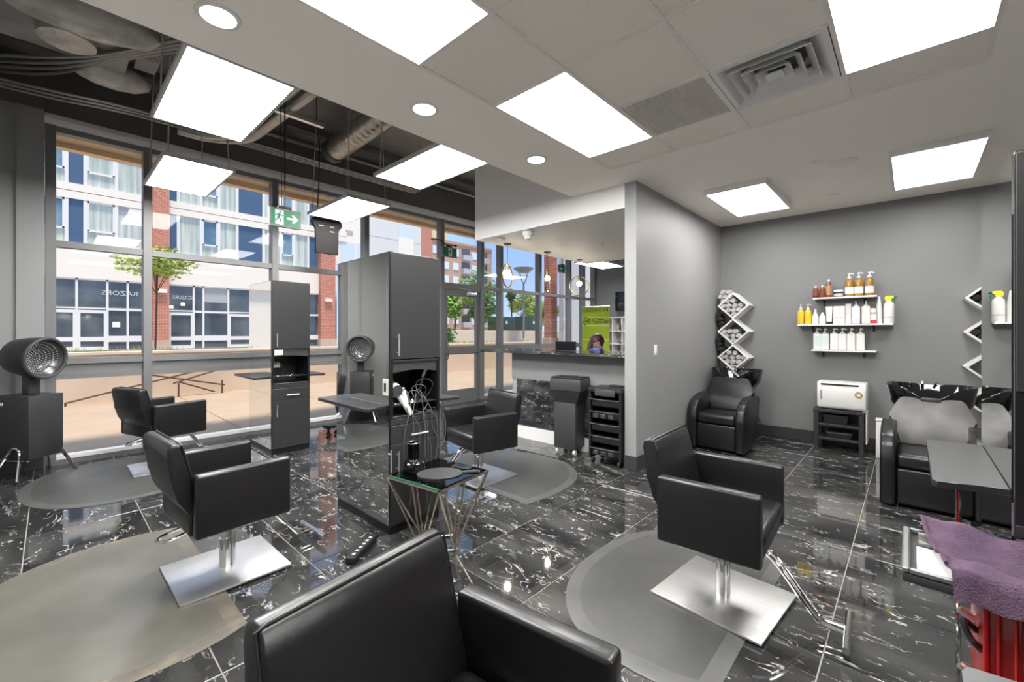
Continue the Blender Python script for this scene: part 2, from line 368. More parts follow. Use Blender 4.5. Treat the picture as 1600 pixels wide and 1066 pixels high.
# floor + tiles
fl = struct('floor', box(B(), WX-0.1, XR+0.1, YL-0.1, YF+0.1, -0.12, -0.004), grout, 'glossy black marble tile floor with pale grout lines', 'floor')
tcache = {}
def tile_lines(o, p, a, b):
    k0 = math.floor((a-o)/p); L = [a]; k = k0
    while o + k*p < b:
        if o + k*p > a + 1e-4: L.append(o + k*p)
        k += 1
    L.append(b); return L
TX = tile_lines(-2.15, 0.62, WX+0.02, XR); TY = tile_lines(2.36, 0.62, YL, YB)
for xa, xb in zip(TX, TX[1:]):
    for ya, yb in zip(TY, TY[1:]):
        if xb < XW0 - 0.1 and ya > 6.1 and xa > -5: continue
        wd, hd = round(xb-xa-0.006, 3), round(yb-ya-0.006, 3)
        if wd < 0.05 or hd < 0.05: continue
        if (wd, hd) not in tcache:
            tcache[(wd, hd)] = mesh_of('floor_tile', bev(box(B(), -wd/2, wd/2, -hd/2, hd/2, -0.010, 0.0), 0.0012, 1), marble, 0)
        obj('floor_tile', tcache[(wd, hd)], marble, fl, loc=((xa+xb)/2, (ya+yb)/2, 0))

# walls
struct('wall_front', box(B(), WX-0.2, XR+0.1, YL-0.12, YL, 0, ZH), wall_pale, 'grey painted wall behind the hood dryer', 'wall')
struct('wall_right', box(B(), XR, XR+0.12, YL, YB+0.1, 0, ZC+0.2), wall_grey, 'grey painted wall behind the right styling stations', 'wall')
struct('wall_back', box(B(), XW1-0.02, XR+0.1, YB, YB+0.12, 0, ZC+0.2), wall_grey, 'grey back wall of the hair washing area', 'wall')
struct('wall_partition', box(B(), XW0, XW1, YW, YF, 0, ZC+0.2), wall_light, 'pale grey partition wall between reception and washing area', 'wall')
struct('wall_far', box(B(), WX-0.1, XW0, YF, YF+0.12, 0, ZH), wall_grey, 'grey far wall of the reception with a television', 'wall')
bm = B()
box(bm, WX-0.14, WX+0.08, YL, -0.045, 0, ZH)
box(bm, WX-0.10, WX+0.02, YL, YF, 3.84, ZH)
wl = struct('wall_left', bm, dark_paint, 'dark painted upper wall above the shop windows', 'wall')
bm = B(); box(bm, WX+0.08, WX+0.085, YL, -0.245, 0, 3.84); box(bm, WX+0.08, WX+0.105, -0.245, -0.045, 0, 3.84)
obj('column_cladding', bm, wall_pale, wl, label='grey painted pilaster left of the windows')
# header band above the windows
bm = B(); box(bm, WX-0.06, WX+0.10, -0.045, YF, 3.72, 3.78); box(bm, WX-0.06, WX+0.05, -0.045, YF, 3.78, 3.84)
struct('trim_1', bm, alu_light, 'pale metal header band above the shop windows', 'trim')

# white ceiling with grid opening
GX = [-2.15, -1.535, -0.925, -0.30, 0.33]; GY = [-0.33, 0.28, 0.89, 1.50, 2.13, 2.745, 3.35, 3.73]
bm = B()
box(bm, XS, GX[0], YL, YB, ZC, ZC+0.06); box(bm, GX[-1], XR, YL, YB, ZC, ZC+0.06)
box(bm, GX[0], GX[-1], GY[-1], YB, ZC, ZC+0.06); box(bm, GX[0], GX[-1], YL, GY[0], ZC, ZC+0.06)
box(bm, XS, XS+0.05, YL, YW, ZC+0.06, ZH); box(bm, XS, XR, YL, YB, ZC+0.14, ZC+0.18)
ceil = struct('ceiling', bm, ceil_paint, 'off-white plaster ceiling with a lay-in tile grid', 'ceiling')
bm = B()
for x in GX: box(bm, x-0.012, x+0.012, GY[0], GY[-1], ZC-0.002, ZC+0.02)
for j, y in enumerate(GY):
    for i in range(4):
        if i in (0, 3) and j in (2, 5): continue
        box(bm, GX[i]+0.012, GX[i+1]-0.012, y-0.012, y+0.012, ZC-0.0015, ZC+0.02)
obj('grid_bar', bm, tbar, ceil)
lights_cells = {(0,4),(0,5),(0,1),(0,2),(3,4),(3,5),(3,1),(3,2)}
special = {(1,5),(2,5)}
ct = {}
for i in range(4):
    for j in range(7):
        if (i,j) in lights_cells or (i,j) in special: continue
        wd = round(GX[i+1]-GX[i]-0.006,3); hd = round(GY[j+1]-GY[j]-0.006,3)
        if (wd,hd) not in ct: ct[(wd,hd)] = mesh_of('ceiling_tile', bev(box(B(), -wd/2, wd/2, -hd/2, hd/2, 0, 0.012), 0.003, 1), tile_ceil, 0)
        obj('ceiling_tile', ct[(wd,hd)], tile_ceil, ceil, loc=((GX[i]+GX[i+1])/2, (GY[j]+GY[j+1])/2, ZC+0.006))
# black open ceiling
bm = B(); box(bm, WX-0.1, XW0, YL, YF, ZH, ZH+0.1)
struct('ceiling.001', bm, dark_deck, 'black painted open ceiling above the windows', 'ceiling')
# reception soffit box
bm = B(); box(bm, -4.61, XW0, YW, 7.1, 2.79, ZH); box(bm, XW0, XS, YW, YW+0.02, ZC-0.0, ZH)
struct('ceiling.002', bm, soffit_paint, 'pale dropped soffit box over the reception counter', 'ceiling')
bm = B(); box(bm, XW0, XW1, YW, YW+0.01, ZC-0.2, ZC); bm.free()

# baseboards
def bb(name, x0, x1, y0, y1, label): struct(name, bev(box(B(), x0, x1, y0, y1, 0, 0.155), 0.004, 1), base_dark, label, 'baseboard')
bb('baseboard_back', XW1, XR, YB-0.014, YB, 'charcoal baseboard along the washing area back wall')
bb('baseboard_partition', XW1, XW1+0.014, YW-0.014, YB-0.014, 'charcoal baseboard along the pale partition wall')
bb('baseboard_end', XW0-0.004, XW1+0.014, YW-0.016, YW, 'charcoal baseboard around the partition wall end')
bb('baseboard_front', WX+0.1, XR, YL, YL+0.014, 'charcoal baseboard along the wall behind the hood dryer')
bb('baseboard_column', WX+0.105, WX+0.12, YL+0.02, -0.05, 'charcoal baseboard below the grey pilaster')

# ---------------------------------------------------------------- shop windows
MULL = [0.0, 0.81, 2.25, 3.70, 5.33, 6.42, 7.02, 8.42, 9.72, 10.40, 10.98]
MW = 0.042; MD0 = WX-0.09; MD1 = WX+0.07
def rail(bm, y0, y1, z0, z1, d=0.0): box(bm, MD0+0.02, MD1-0.02+d, y0, y1, z0, z1)
wn = 0
descr = ['beside the grey pilaster', 'behind the left styling chairs', 'behind the exit sign with the arrow', 'between the tall black cabinets', 'door bay', 'narrow sidelight beside the glass door', 'above the reception counter near the pendants', 'showing the red brick pillar', 'behind the round pendant', 'at the end of the reception']
for i, (ya, yb) in enumerate(zip(MULL, MULL[1:])):
    if i == 4: continue
    wn += 1
    t = thing('window_%d' % wn, 'grey framed shop window bay ' + descr[i], 'window', (0, 0, 0), kind='structure')
    bm = B(); box(bm, MD0, MD1, ya-MW, ya+MW, 0.0, 3.72)
    if i == len(MULL)-2: box(bm, MD0, MD1, yb-MW, yb+MW, 0, 3.72)
    bev(bm, 0.004, 1); obj('mullion', bm, alu, t)
    y0, y1 = ya+MW, yb-MW
    bm = B(); rail(bm, y0, y1, 2.40, 2.47); rail(bm, y0, y1, 3.66, 3.72); obj('transom', bm, alu, t)
    if i < 4:
        bm = B(); rail(bm, y0, y1, 1.105, 1.17); rail(bm, y0, y1, 0.94, 1.005); obj('rail', bm, alu, t)
        bm = B(); box(bm, MD0+0.04, MD1-0.05, y0, y1, 1.005, 1.105); obj('infill_panel', bm, alu, t)
    else:
        bm = B(); rail(bm, y0, y1, 1.05, 1.17); obj('rail', bm, alu, t)
    bm = B(); box(bm, MD0+0.02, MD1-0.03, y0, y1, 0.055, 0.095); obj('sill', bm, alu_light, t)
    bm = B(); box(bm, MD0+0.02, MD1-0.02, y0, y1, 0.0, 0.055); obj('base_strip', bm, alu, t)
    for za, zb in ((0.095, 0.94 if i < 4 else 1.05), (1.17, 2.40), (2.47, 3.66)):
        obj('pane', box(B(), WX-0.004, WX+0.002, y0, y1, za, zb), glass, t, smooth=0)
# entrance door
t = thing('door_1', 'grey framed glass entrance door with a pull handle and closer', 'door', (0,0,0), kind='structure')
bm = B(); box(bm, MD0, MD1, 5.33-MW, 5.33+MW, 0, 3.72); box(bm, MD0, MD1, 6.42-0.07, 6.42-MW, 0, 2.40); obj('door_frame', bev(bm, 0.004, 1), alu, t)
bm = B(); rail(bm, 5.37, 6.38, 2.34, 2.47); rail(bm, 5.37, 6.38, 3.66, 3.72); obj('transom', bm, alu, t)
obj('pane', box(B(), WX-0.004, WX+0.002, 5.37, 6.38, 2.47, 3.66), glass, t, smooth=0)
bm = B(); y0, y1 = 5.385, 6.345
box(bm, WX-0.03, WX+0.03, y0, y0+0.09, 0.02, 2.33); box(bm, WX-0.03, WX+0.03, y1-0.09, y1, 0.02, 2.33)
for za, zb in ((0.02, 0.27), (1.03, 1.17), (2.21, 2.33)): box(bm, WX-0.028, WX+0.028, y0+0.09, y1-0.09, za, zb)
leaf = obj('door_leaf', bm, alu, t)
for za, zb in ((0.27, 1.03), (1.17, 2.21)): obj('pane', box(B(), WX-0.003, WX+0.003, y0+0.09, y1-0.09, za, zb), glass, leaf, smooth=0)
obj('handle', tube(B(), [(WX+0.03, y0+0.045, 1.22), (WX+0.10, y0+0.045, 1.24), (WX+0.10, y0+0.045, 0.95), (WX+0.03, y0+0.045, 0.92)], 0.013, k=4), chrome, leaf)
obj('handle', tube(B(), [(WX+0.035, y0+0.06, 1.02), (WX+0.07, y0+0.1, 1.02), (WX+0.07, y1-0.1, 1.02), (WX+0.035, y1-0.06, 1.02)], 0.012, k=4), alu_dark, leaf)
bm = rbox(WX+0.03, WX+0.10, 5.95, 6.22, 2.24, 2.31, 0.012); obj('door_closer', bm, steel, t)
obj('closer_arm', tube(B(), [(WX+0.07, 6.08, 2.31), (WX+0.14, 5.9, 2.35), (WX+0.04, 5.72, 2.38)], 0.010, k=1), steel, t)
# interior end wall fins beyond the last windows (pale)
# tan exterior canopy soffit
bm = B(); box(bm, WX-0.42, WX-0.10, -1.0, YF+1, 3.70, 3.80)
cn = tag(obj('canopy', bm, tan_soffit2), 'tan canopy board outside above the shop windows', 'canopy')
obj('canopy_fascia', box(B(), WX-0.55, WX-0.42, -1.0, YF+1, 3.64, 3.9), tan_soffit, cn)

#%%LIGHTS
# ================================================================== LIGHTS
def led_panel(label, x0, x1, y0, y1, z, wires=True, group=None):
    cx, cy = (x0+x1)/2, (y0+y1)/2; a, b = (x1-x0)/2, (y1-y0)/2
    t = thing('led_panel_light', label, 'light', (cx, cy, z), group=group)
    bm = B()
    for s in (-1, 1):
        box(bm, s*a, s*(a-0.02), -b, b, 0, 0.035); box(bm, -a+0.02, a-0.02, s*b, s*(b-0.02), 0, 0.035)
    box(bm, -a+0.02, a-0.02, -b+0.02, b-0.02, 0.025, 0.035)
    obj('frame', bm, louvre_m, t)
    obj('diffuser', box(B(), -a+0.02, a-0.02, -b+0.02, b-0.02, 0.003, 0.012), led_hang, t, smooth=0)
    if wires:
        for sx in (-1, 1):
            for sy in (-1, 1):
                obj('hanging_wire', tube(B(), [(sx*(a-0.05), sy*(b-0.05), 0.03), (sx*(a-0.12), sy*(b-0.08), ZH-z)], 0.006, n=6, k=1), louvre_m, t)
    return t
led_panel('hanging white light panel nearest the black open ceiling corner', -4.12, -2.93, 0.50, 1.10, 3.05)
led_panel('hanging white light panel over the chair nearest the windows', -6.25, -5.05, 0.70, 1.29, 3.10)
led_panel('hanging white light panel above the black hanging board', -6.15, -4.97, 2.43, 3.03, 3.10)
led_panel('hanging white light panel left of the reception soffit', -4.09, -2.93, 2.28, 2.87, 3.08)
led_panel('hanging white light panel deep inside the reception', -5.66, -5.05, 8.2, 9.4, 3.05)
# lay-in troffers
def troffer(i, j0, label):
    x0, x1, y0, y1 = GX[i]+0.014, GX[i+1]-0.014, GY[j0]+0.014, GY[j0+2]-0.014
    t = thing('troffer_light', label, 'light', ((x0+x1)/2, (y0+y1)/2, ZC)); a, b = (x1-x0)/2, (y1-y0)/2
    obj('housing', box(B(), -a, a, -b, b, 0.012, 0.06), white_paint, t)
    obj('diffuser', box(B(), -a+0.004, a-0.004, -b+0.004, b-0.004, 0.002, 0.011), led_white, t, smooth=0)
troffer(0, 4, 'lay-in ceiling light panel beside the square air grille')
troffer(0, 1, 'lay-in ceiling light panel at the top centre of the tile grid')
troffer(3, 4, 'lay-in ceiling light panel right of the round air diffuser')
troffer(3, 1, 'added unseen lay-in ceiling light panel above the right mirror stations')  # unseen lamp added out of view for extra room light
# surface lights in washing area
for x0, x1, y0, y1, lb in ((-1.68, -1.10, 5.02, 6.22, 'surface mounted ceiling light near the partition wall'), (-0.12, 0.45, 5.04, 6.22, 'surface mounted ceiling light above the right wash basin')):
    t = thing('surface_light', lb, 'light', ((x0+x1)/2, (y0+y1)/2, ZC-0.05)); a, b = (x1-x0)/2, (y1-y0)/2
    bm = B()
    for s in (-1, 1):
        box(bm, s*a, s*(a+0.022), -b-0.022, b+0.022, -0.004, 0.05); box(bm, -a, a, s*b, s*(b+0.022), -0.004, 0.05)
    obj('frame', bm, white_paint, t)
    obj('diffuser', box(B(), -a, a, -b, b, 0.0, 0.01), led_wash, t, smooth=0)
for (x, y), lb in zip(((-2.553, 0.575), (-2.536, 1.812), (-2.52, 3.041)), ('top left', 'middle one of three', 'one closest to the reception soffit')):
    t = thing('recessed_downlight', 'round recessed ceiling downlight, ' + lb, 'light', (x, y, ZC), group='round downlights in the ceiling strip')
    obj('trim_ring', lathe(B(), [(0.075, 0.0), (0.078, -0.008), (0.098, -0.006), (0.102, 0.0)], 32), white_paint, t)
    obj('lens', lathe(B(), [(0.0, -0.004), (0.075, -0.004), (0.075, 0.0)], 32), pot_white, t)
# ceiling discs
for x, y, r, lb in ((-0.473, 5.045, 0.115, 'large round ceiling speaker grille'), (-0.642, 4.868, 0.045, 'small round sprinkler cover beside the speaker grille'), (-0.647, 6.153, 0.05, 'small round sprinkler cover near the back wall')):
    t = thing('ceiling_disc', lb, 'ceiling fitting', (x, y, ZC))
    obj('cover', lathe(B(), [(0.0, -0.010), (r*0.85, -0.010), (r, -0.004), (r, 0.0)], 28), tile_ceil, t)
    obj('rim', lathe(B(), [(r, -0.006), (r+0.006, -0.004), (r+0.008, 0)], 28), tbar, t)
# perforated return grille
t = thing('air_grille', 'square egg-crate return air grille in the tile grid', 'air grille', ((GX[1]+GX[2])/2, (GY[5]+GY[6])/2, ZC)); a = 0.293
bm = B()
for s in (-1, 1): box(bm, s*a, s*(a-0.012), -a, a, 0, 0.02); box(bm, -a, a, s*a, s*(a-0.012), 0, 0.02)
obj('frame', bm, tbar, t)
bm = B(); n = 34
for i in range(n):
    p = -a+0.012 + (2*a-0.024)*(i+0.5)/n
    box(bm, p-0.0018, p+0.0018, -a+0.012, a-0.012, 0.002, 0.016); box(bm, -a+0.012, a-0.012, p-0.0018, p+0.0018, 0.002, 0.016)
g = obj('louvre_grid', bm, tbar, t, smooth=0); g['kind'] = 'stuff'
obj('backing', box(B(), -a, a, -a, a, 0.03, 0.05), alu_dark, t)
# square cone diffuser
t = thing('air_diffuser', 'square stepped air diffuser in the tile grid', 'air diffuser', ((GX[2]+GX[3])/2, (GY[5]+GY[6])/2, ZC)); a = 0.295
bm = B()
def sq_ring(bm, a0, z0, a1, z1):
    v0 = [bm.verts.new((sx*a0, sy*a0, z0)) for sx, sy in ((-1,-1),(1,-1),(1,1),(-1,1))]; v1 = [bm.verts.new((sx*a1, sy*a1, z1)) for sx, sy in ((-1,-1),(1,-1),(1,1),(-1,1))]
    v2 = [bm.verts.new((v.co.x, v.co.y, v.co.z+0.004)) for v in v0]; v3 = [bm.verts.new((v.co.x, v.co.y, v.co.z+0.004)) for v in v1]
    for i in range(4):
        j = (i+1) % 4; bm.faces.new((v0[i], v0[j], v1[j], v1[i])); bm.faces.new((v2[i], v3[i], v3[j], v2[j])); bm.faces.new((v0[i], v2[i], v2[j], v0[j])); bm.faces.new((v1[i], v1[j], v3[j], v3[i]))
sq_ring(bm, a, -0.004, a-0.03, -0.004); sq_ring(bm, a-0.03, -0.004, a-0.10, 0.07); obj('frame', bm, white_paint, t, smooth=0)
for k, aa in enumerate((0.215, 0.155, 0.095)):
    bm = B(); sq_ring(bm, aa, -0.012, aa-0.045, 0.045); obj('cone', bm, white_paint, t, smooth=0)
obj('centre_plate', box(B(), -0.045, 0.045, -0.045, 0.045, -0.012, -0.006), white_paint, t)
obj('throat', lathe(B(), [(0.0, 0.10), (0.17, 0.10), (0.17, 0.075), (0.12, 0.07)], 28), alu_dark, t)
obj('plenum', box(B(), -a+0.02, a-0.02, -a+0.02, a-0.02, 0.085, 0.09), louvre_m, t)

# pendants
for (x, y), rz, lb in zip(((-4.43, 4.668), (-4.405, 5.597), (-4.44, 6.585)), (1.9, 2.0, 0.75), ('nearest the soffit edge', 'middle one of three', 'seen as a full circle')):
    t = thing('ring_pendant', 'brass ring pendant lamp over the counter, ' + lb, 'pendant lamp', (x, y, 2.79), rz, group='ring pendants over the counter')
    obj('canopy', lathe(B(), [(0.0, -0.012), (0.055, -0.012), (0.06, 0.0)], 20), plastic_blk, t)
    obj('cable', cyl(B(), (0,0,-0.012), (0,0,-0.30), 0.004, 6), cord_blk, t)
    bm = tube(B(), [(0.172*math.cos(2*PI*i/32), 0, -0.482+0.172*math.sin(2*PI*i/32)) for i in range(32)], 0.010, n=8, k=1, closed=True); obj('ring', bm, brass, t)
    obj('socket', cyl(B(), (0,0,-0.30), (0,0,-0.395), 0.020, 14), brass, t)
    bm = sphere(B(), (0,0,-0.435), 0.045, 16, 12); obj('bulb', bm, bulb_m, t)
t = thing('smoke_detector', 'white disc smoke detector under the soffit', 'detector', (-4.226, 4.323, 2.79)); obj('body', lathe(B(), [(0, -0.035), (0.05, -0.03), (0.065, -0.01), (0.065, 0)], 24), white_plastic, t); obj('vent_ring', lathe(B(), [(0.052, -0.027), (0.056, -0.032), (0.06, -0.022)], 24), outlet_m, t)
t = thing('dome_camera', 'white dome security camera under the soffit', 'camera', (-3.699, 4.291, 2.79)); obj('body', lathe(B(), [(0.075, 0), (0.072, -0.04), (0.06, -0.06), (0, -0.06)], 24), white_plastic, t); obj('dome', lathe(B(), [(0.052, -0.06), (0.048, -0.095), (0.025, -0.115), (0, -0.12)], 24), white_lam, t)
tag(obj('sprinkler_head', lathe(B(), [(0.04, 0.0), (0.035, -0.01), (0.012, -0.02), (0.01, -0.035), (0.0, -0.035)], 18), steel, loc=(-3.364, 5.595, 2.79)), 'small metal sprinkler head under the reception soffit', 'sprinkler')

#%%PLENUM
# ================================================================== OPEN CEILING SERVICES
t = thing('flexible_duct', 'ribbed silver round duct in the open ceiling', 'duct', (0,0,0))
prof = []
bm = B(); n = 26; P0 = Vector((-6.20, 2.83, 4.12)); P1 = Vector((-2.98, 2.72, 4.12))
rings = []
for i in range(n*3+1):
    f = i/(n*3); p = P0.lerp(P1, f); r = 0.15 + (0.009 if i % 3 == 1 else 0)
    rings.append([bm.verts.new(q) for q in ring_pts(p, P1-P0, r, 20)])
for a, b in zip(rings, rings[1:]):
    for j in range(20): bm.faces.new((a[j], b[j], b[(j+1)%20], a[(j+1)%20]))
bm.faces.new(rings[0]); bm.faces.new(rings[-1][::-1]); obj('sleeve', bm, galv, t, smooth=60)
obj('collar', cyl(B(), (-6.24, 2.83, 4.12), (-6.12, 2.83, 4.12), 0.165, 24), duct_black, t)
t = thing('pipe_pair', 'two thick grey pipes bending beside the large hanging panel', 'pipes', (0,0,0))
for k, dy in enumerate((0.0, 0.17)):
    obj('pipe', tube(B(), [(-2.99, 1.72+dy, 3.98), (-4.4, 1.70+dy, 3.98), (-5.6, 1.62+dy, 3.96), (-6.1, 1.52+dy*0.9, 3.90), (-6.35-dy*0.4, 1.30+dy*0.3, 3.90), (-6.42-dy*0.5, 1.05, 3.92)], 0.062, n=12, k=6), galv, t)
obj('strut', box(B(), -5.12, -5.07, 1.45, 2.2, 3.88, 3.92), steel, t)
for y in (1.5, 2.12): obj('strut_rod', cyl(B(), (-5.095, y, 3.92), (-5.095, y, ZH-0.002), 0.006, 6), duct_black, t)
for k in range(4):
    tag(obj('conduit', tube(B(), [(-6.6-0.05*k, -0.72, 4.02), (-6.15-0.12*k, -0.3, 4.02), (-5.8-0.12*k, 0.05, 4.02), (-5.35-0.06*k, 0.42, 4.04), (-4.2, 1.15+0.07*k, 4.12), (-3.0, 1.9+0.07*k, 4.2)], 0.016, n=8, k=6), conduit_m), ('innermost', 'second', 'third', 'outermost')[k] + ' of four curved steel conduits high in the open ceiling', 'conduit', 'upper curved conduits')
for k in range(3):
    tag(obj('conduit', tube(B(), [(-6.77+0.08*k, -0.72, 3.95), (-6.70+0.1*k, -0.05, 3.95), (-6.58+0.09*k, 0.45, 3.96), (-6.55+0.08*k, 1.1, 3.97), (-6.6+0.08*k, 4.5, 3.99)], 0.016, n=8, k=6), conduit_m), ('closest', 'middle', 'farthest')[k] + ' of three steel conduits from the dark window wall', 'conduit', 'lower wall conduits')
tag(obj('steel_pipe', cyl(B(), (-6.80, 1.4, 4.33), (-6.74, 7.6, 4.33), 0.03, 10), conduit_m), 'thin straight pipe along the top of the dark wall', 'pipe')
t = thing('supply_duct', 'large grey wrapped rectangular duct in the open ceiling', 'duct', (0,0,0))
obj('duct_body', rbox(-5.85, -5.15, -0.7, 0.52, 4.08, 4.38, 0.02), duct_wrap, t)
bm = B(); sphere(bm, (0,0,0), 1, 20, 12)
for v in bm.verts: v.co *= 1 + 0.06*math.sin(7*v.co.x+3*v.co.z)*math.sin(9*v.co.y)
xf(bm, Matrix.Translation((-5.02, 0.15, 4.10)) @ Matrix.Diagonal((0.20, 0.55, 0.17, 1))); obj('insulation', bm, insul, t, smooth=70)
obj('round_end', cyl(B(), (-5.45, 0.10, 4.02), (-5.45, 0.10, 4.10), 0.19, 28), insul, t)
bm = B(); sphere(bm, (0,0,0), 1, 20, 12)
for v in bm.verts: v.co *= 1 + 0.05*math.sin(11*v.co.x+5*v.co.z)*math.sin(8*v.co.y)
xf(bm, Matrix.Translation((-6.02, 0.42, 4.10)) @ Matrix.Diagonal((0.17, 0.32, 0.12, 1))); obj('insulation', bm, insul, t, smooth=70)
t = thing('ballast_box', 'pale slotted metal box hung in the open ceiling', 'box', (-5.5, 0.66, 4.15))
obj('case', rbox(-0.30, 0.30, -0.085, 0.085, 0, 0.10, 0.006), wall_light, t)
for k in range(9): obj('slot', box(B(), -0.02, 0.22, -0.07+0.0165*k, -0.064+0.0165*k, -0.003, 0.002), alu_dark, t)
for x in (-0.25, 0.25): obj('hanger', cyl(B(), (x, 0, 0.1), (x, 0, 0.25), 0.006, 6), duct_black, t)
for x, lb in ((-3.6, 'dark steel deck beam near the white ceiling edge'), (-4.9, 'dark steel deck beam in the middle of the open ceiling'), (-6.3, 'dark steel deck beam near the window wall')):
    tag(obj('deck_beam', box(B(), x-0.06, x+0.06, YL+0.02, YF-0.02, 4.30, 4.398), dark_paint), lb, 'beam')
for x, y, ln, lb in ((-5.688, 1.994, 0.55, 'short dark rod hanging left of the exit sign cord'), (-3.9, 3.3, 0.3, 'short dark rod above the panel left of the soffit'),(-4.0, 3.7, 0.35, 'short dark rod near the soffit box corner')):
    tag(obj('hanger_rod', cyl(B(), (x, y, ZH), (x, y, ZH-ln), 0.007, 6), duct_black), lb, 'rod')

#%%STATIONS
# ================================================================== STYLING STATIONS
def cabinet(name, label, loc, rotz, H=2.05, tools=True, shelf_leg=False):
    t = thing(name, label, 'cabinet', loc, rotz); D = 0.84; W_ = 0.45
    def part(n, m, x0, x1, y0, y1, z0, z1, r=0.002, parent=t, label=None): return bx(n, m, parent, x0, x1, y0, y1, z0, z1, r, 1, label)
    bm = B(); box(bm, -D, -0.002, 0.006, 0.028, 0.06, H); obj('side_panel', bm, black_side, t)
    bm = B(); box(bm, -D, -0.002, W_-0.028, W_-0.006, 0.06, H); obj('side_panel', bm, black_side, t)
    part('back_panel', black_side, -D, -D+0.018, 0.028, W_-0.028, 0.06, H)
    part('top_panel', black_lam, -D+0.018, -0.002, 0.028, W_-0.028, H-0.02, H)
    part('plinth', black_side, -D+0.01, -0.012, 0.006, W_-0.006, 0.0, 0.06)
    part('divider', black_lam, -0.42, -0.002, 0.028, W_-0.028, 1.238, 1.256)
    part('niche_floor', grey_lam, -0.42, -0.001, 0.028, W_-0.028, 0.825, 0.845)
    part('niche_back', black_lam, -0.42, -0.405, 0.028, W_-0.028, 0.845, 1.238)
    v = B(); prism(v, [(0.028, 1.238), (W_-0.028, 1.238), (W_-0.028, 1.16)] + [(W_-0.05-0.37*i/10, 1.16+0.018*math.sin(PI*i/10)) for i in range(11)] + [(0.028, 1.165)], -0.03, -0.012, 'x'); obj('valance', v, plastic_gry, t)
    part('apron', black_lam, -0.018, -0.001, 0.007, W_-0.007, 0.785, 0.825)
    d = part('door', black_lam, -0.018, 0.002, 0.008, W_-0.008, 1.262, H-0.005)
    obj('handle', tube(B(), [(0.002, 0.055, 1.30), (0.032, 0.055, 1.30), (0.032, 0.055, 1.43), (0.002, 0.055, 1.43)], 0.0, k=1) if 0 else cyl(cyl(cyl(B(), (0.034, 0.055, 1.285), (0.034, 0.055, 1.445), 0.006, 10), (0.0, 0.055, 1.31), (0.034, 0.055, 1.31), 0.005, 8), (0.0, 0.055, 1.42), (0.034, 0.055, 1.42), 0.005, 8), steel, d)
    d = part('drawer', black_lam, -0.018, 0.002, 0.008, W_-0.008, 0.645, 0.78)
    obj('handle', cyl(cyl(cyl(B(), (0.032, 0.16, 0.70), (0.032, 0.31, 0.70), 0.006, 10), (0, 0.185, 0.70), (0.032, 0.185, 0.70), 0.005, 8), (0, 0.285, 0.70), (0.032, 0.285, 0.70), 0.005, 8), steel, d)
    d = part('door', black_lam, -0.018, 0.002, 0.008, W_-0.008, 0.065, 0.64)
    obj('handle', cyl(cyl(cyl(B(), (0.032, 0.055, 0.45), (0.032, 0.055, 0.60), 0.006, 10), (0, 0.055, 0.475), (0.032, 0.055, 0.475), 0.005, 8), (0, 0.055, 0.575), (0.032, 0.055, 0.575), 0.005, 8), steel, d)
    for yy0, yy1 in ((0.0, 0.006), (W_-0.006, W_)): obj('mirror_panel', box(B(), -D+0.004, -0.016, yy0, yy1, 0.065, H-0.006), mirror, t, smooth=0, label='full height mirror on the cabinet side')
    for sgn, yb_ in ((-1, -0.001), (1, W_+0.001)):
        poly = [(-0.03, yb_), (-0.80, yb_), (-0.765, yb_+sgn*0.185), (0.055, yb_+sgn*0.185)]
        if sgn > 0: poly = poly[::-1]
        bm = B(); prism(bm, [(-0.03, yb_), (-0.80, yb_), (-0.775, yb_+sgn*0.18), (-0.755, yb_+sgn*0.188), (0.0, yb_+sgn*0.188), (0.02, yb_+sgn*0.175)], 0.908, 0.932, 'z'); obj('shelf', bev(bm, 0.002, 1), grey_lam, t)
    if tools:
        obj('outlet_plate', bx_tilt(), outlet_m, t)
        for y, x in ((0.085, -0.06), (0.17, -0.14), (0.20, -0.07), (0.215, -0.035), (0.28, -0.13)):
            obj('tool_ring', tube(B(), [(x+0.024*math.cos(2*PI*i/16), y+0.024*math.sin(2*PI*i/16), 0.93) for i in range(16)], 0.005, n=6, k=1, closed=True), chrome, t)
        obj('tool_panel', prism(B(), [(-0.19, 0.928), (-0.02, 0.928), (-0.02, 0.92), (-0.19, 0.92)], 0.03, W_-0.03, 'y'), black_lam, t)
    if shelf_leg:
        for x in (-0.39, -0.43): obj('shelf_post', cyl(B(), (x, -0.10, 0.0), (x, -0.10, 0.908), 0.008, 10), chrome, t)
    return t
def bx_tilt():
    bm = rbox(-0.05, 0.05, -0.004, 0.004, -0.04, 0.04, 0.003, 1)
    return xf(bm, Matrix.Translation((-0.20, 0.11, 1.06)) @ Matrix.Rotation(PI/2, 4, 'Z') @ Matrix.Rotation(-0.5, 4, 'X'))
cab1 = cabinet('styling_cabinet', 'tall black styling cabinet with empty chrome tool rings near the windows', (-5.544, 1.78, 0), 0, 2.08)
cab2 = cabinet('styling_cabinet', 'tall black mirrored cabinet holding a white hair dryer and tangled cords', (-2.727, 1.651, 0), 0, 2.04)
cab3 = cabinet('styling_cabinet', 'tall black mirrored cabinet at the right edge beside the purple towel', (0.245, 2.15, 0), -PI/2, 2.05, shelf_leg=True)
cab4 = cabinet('styling_cabinet', 'black cabinet in the bottom right corner, only its shelf edge in view', (0.245, 0.205, 0), -PI/2, 2.05, tools=False)
for xx in (-0.055,):
    o_ = obj('outlet_plate', rbox(xx-0.035, xx+0.035, -0.006, 0.001, 1.0, 1.12, 0.002, 1), outlet_m, cab2); obj('socket', box(B(), xx-0.014, xx+0.014, -0.008, -0.006, 1.03, 1.09), plastic_gry, o_)
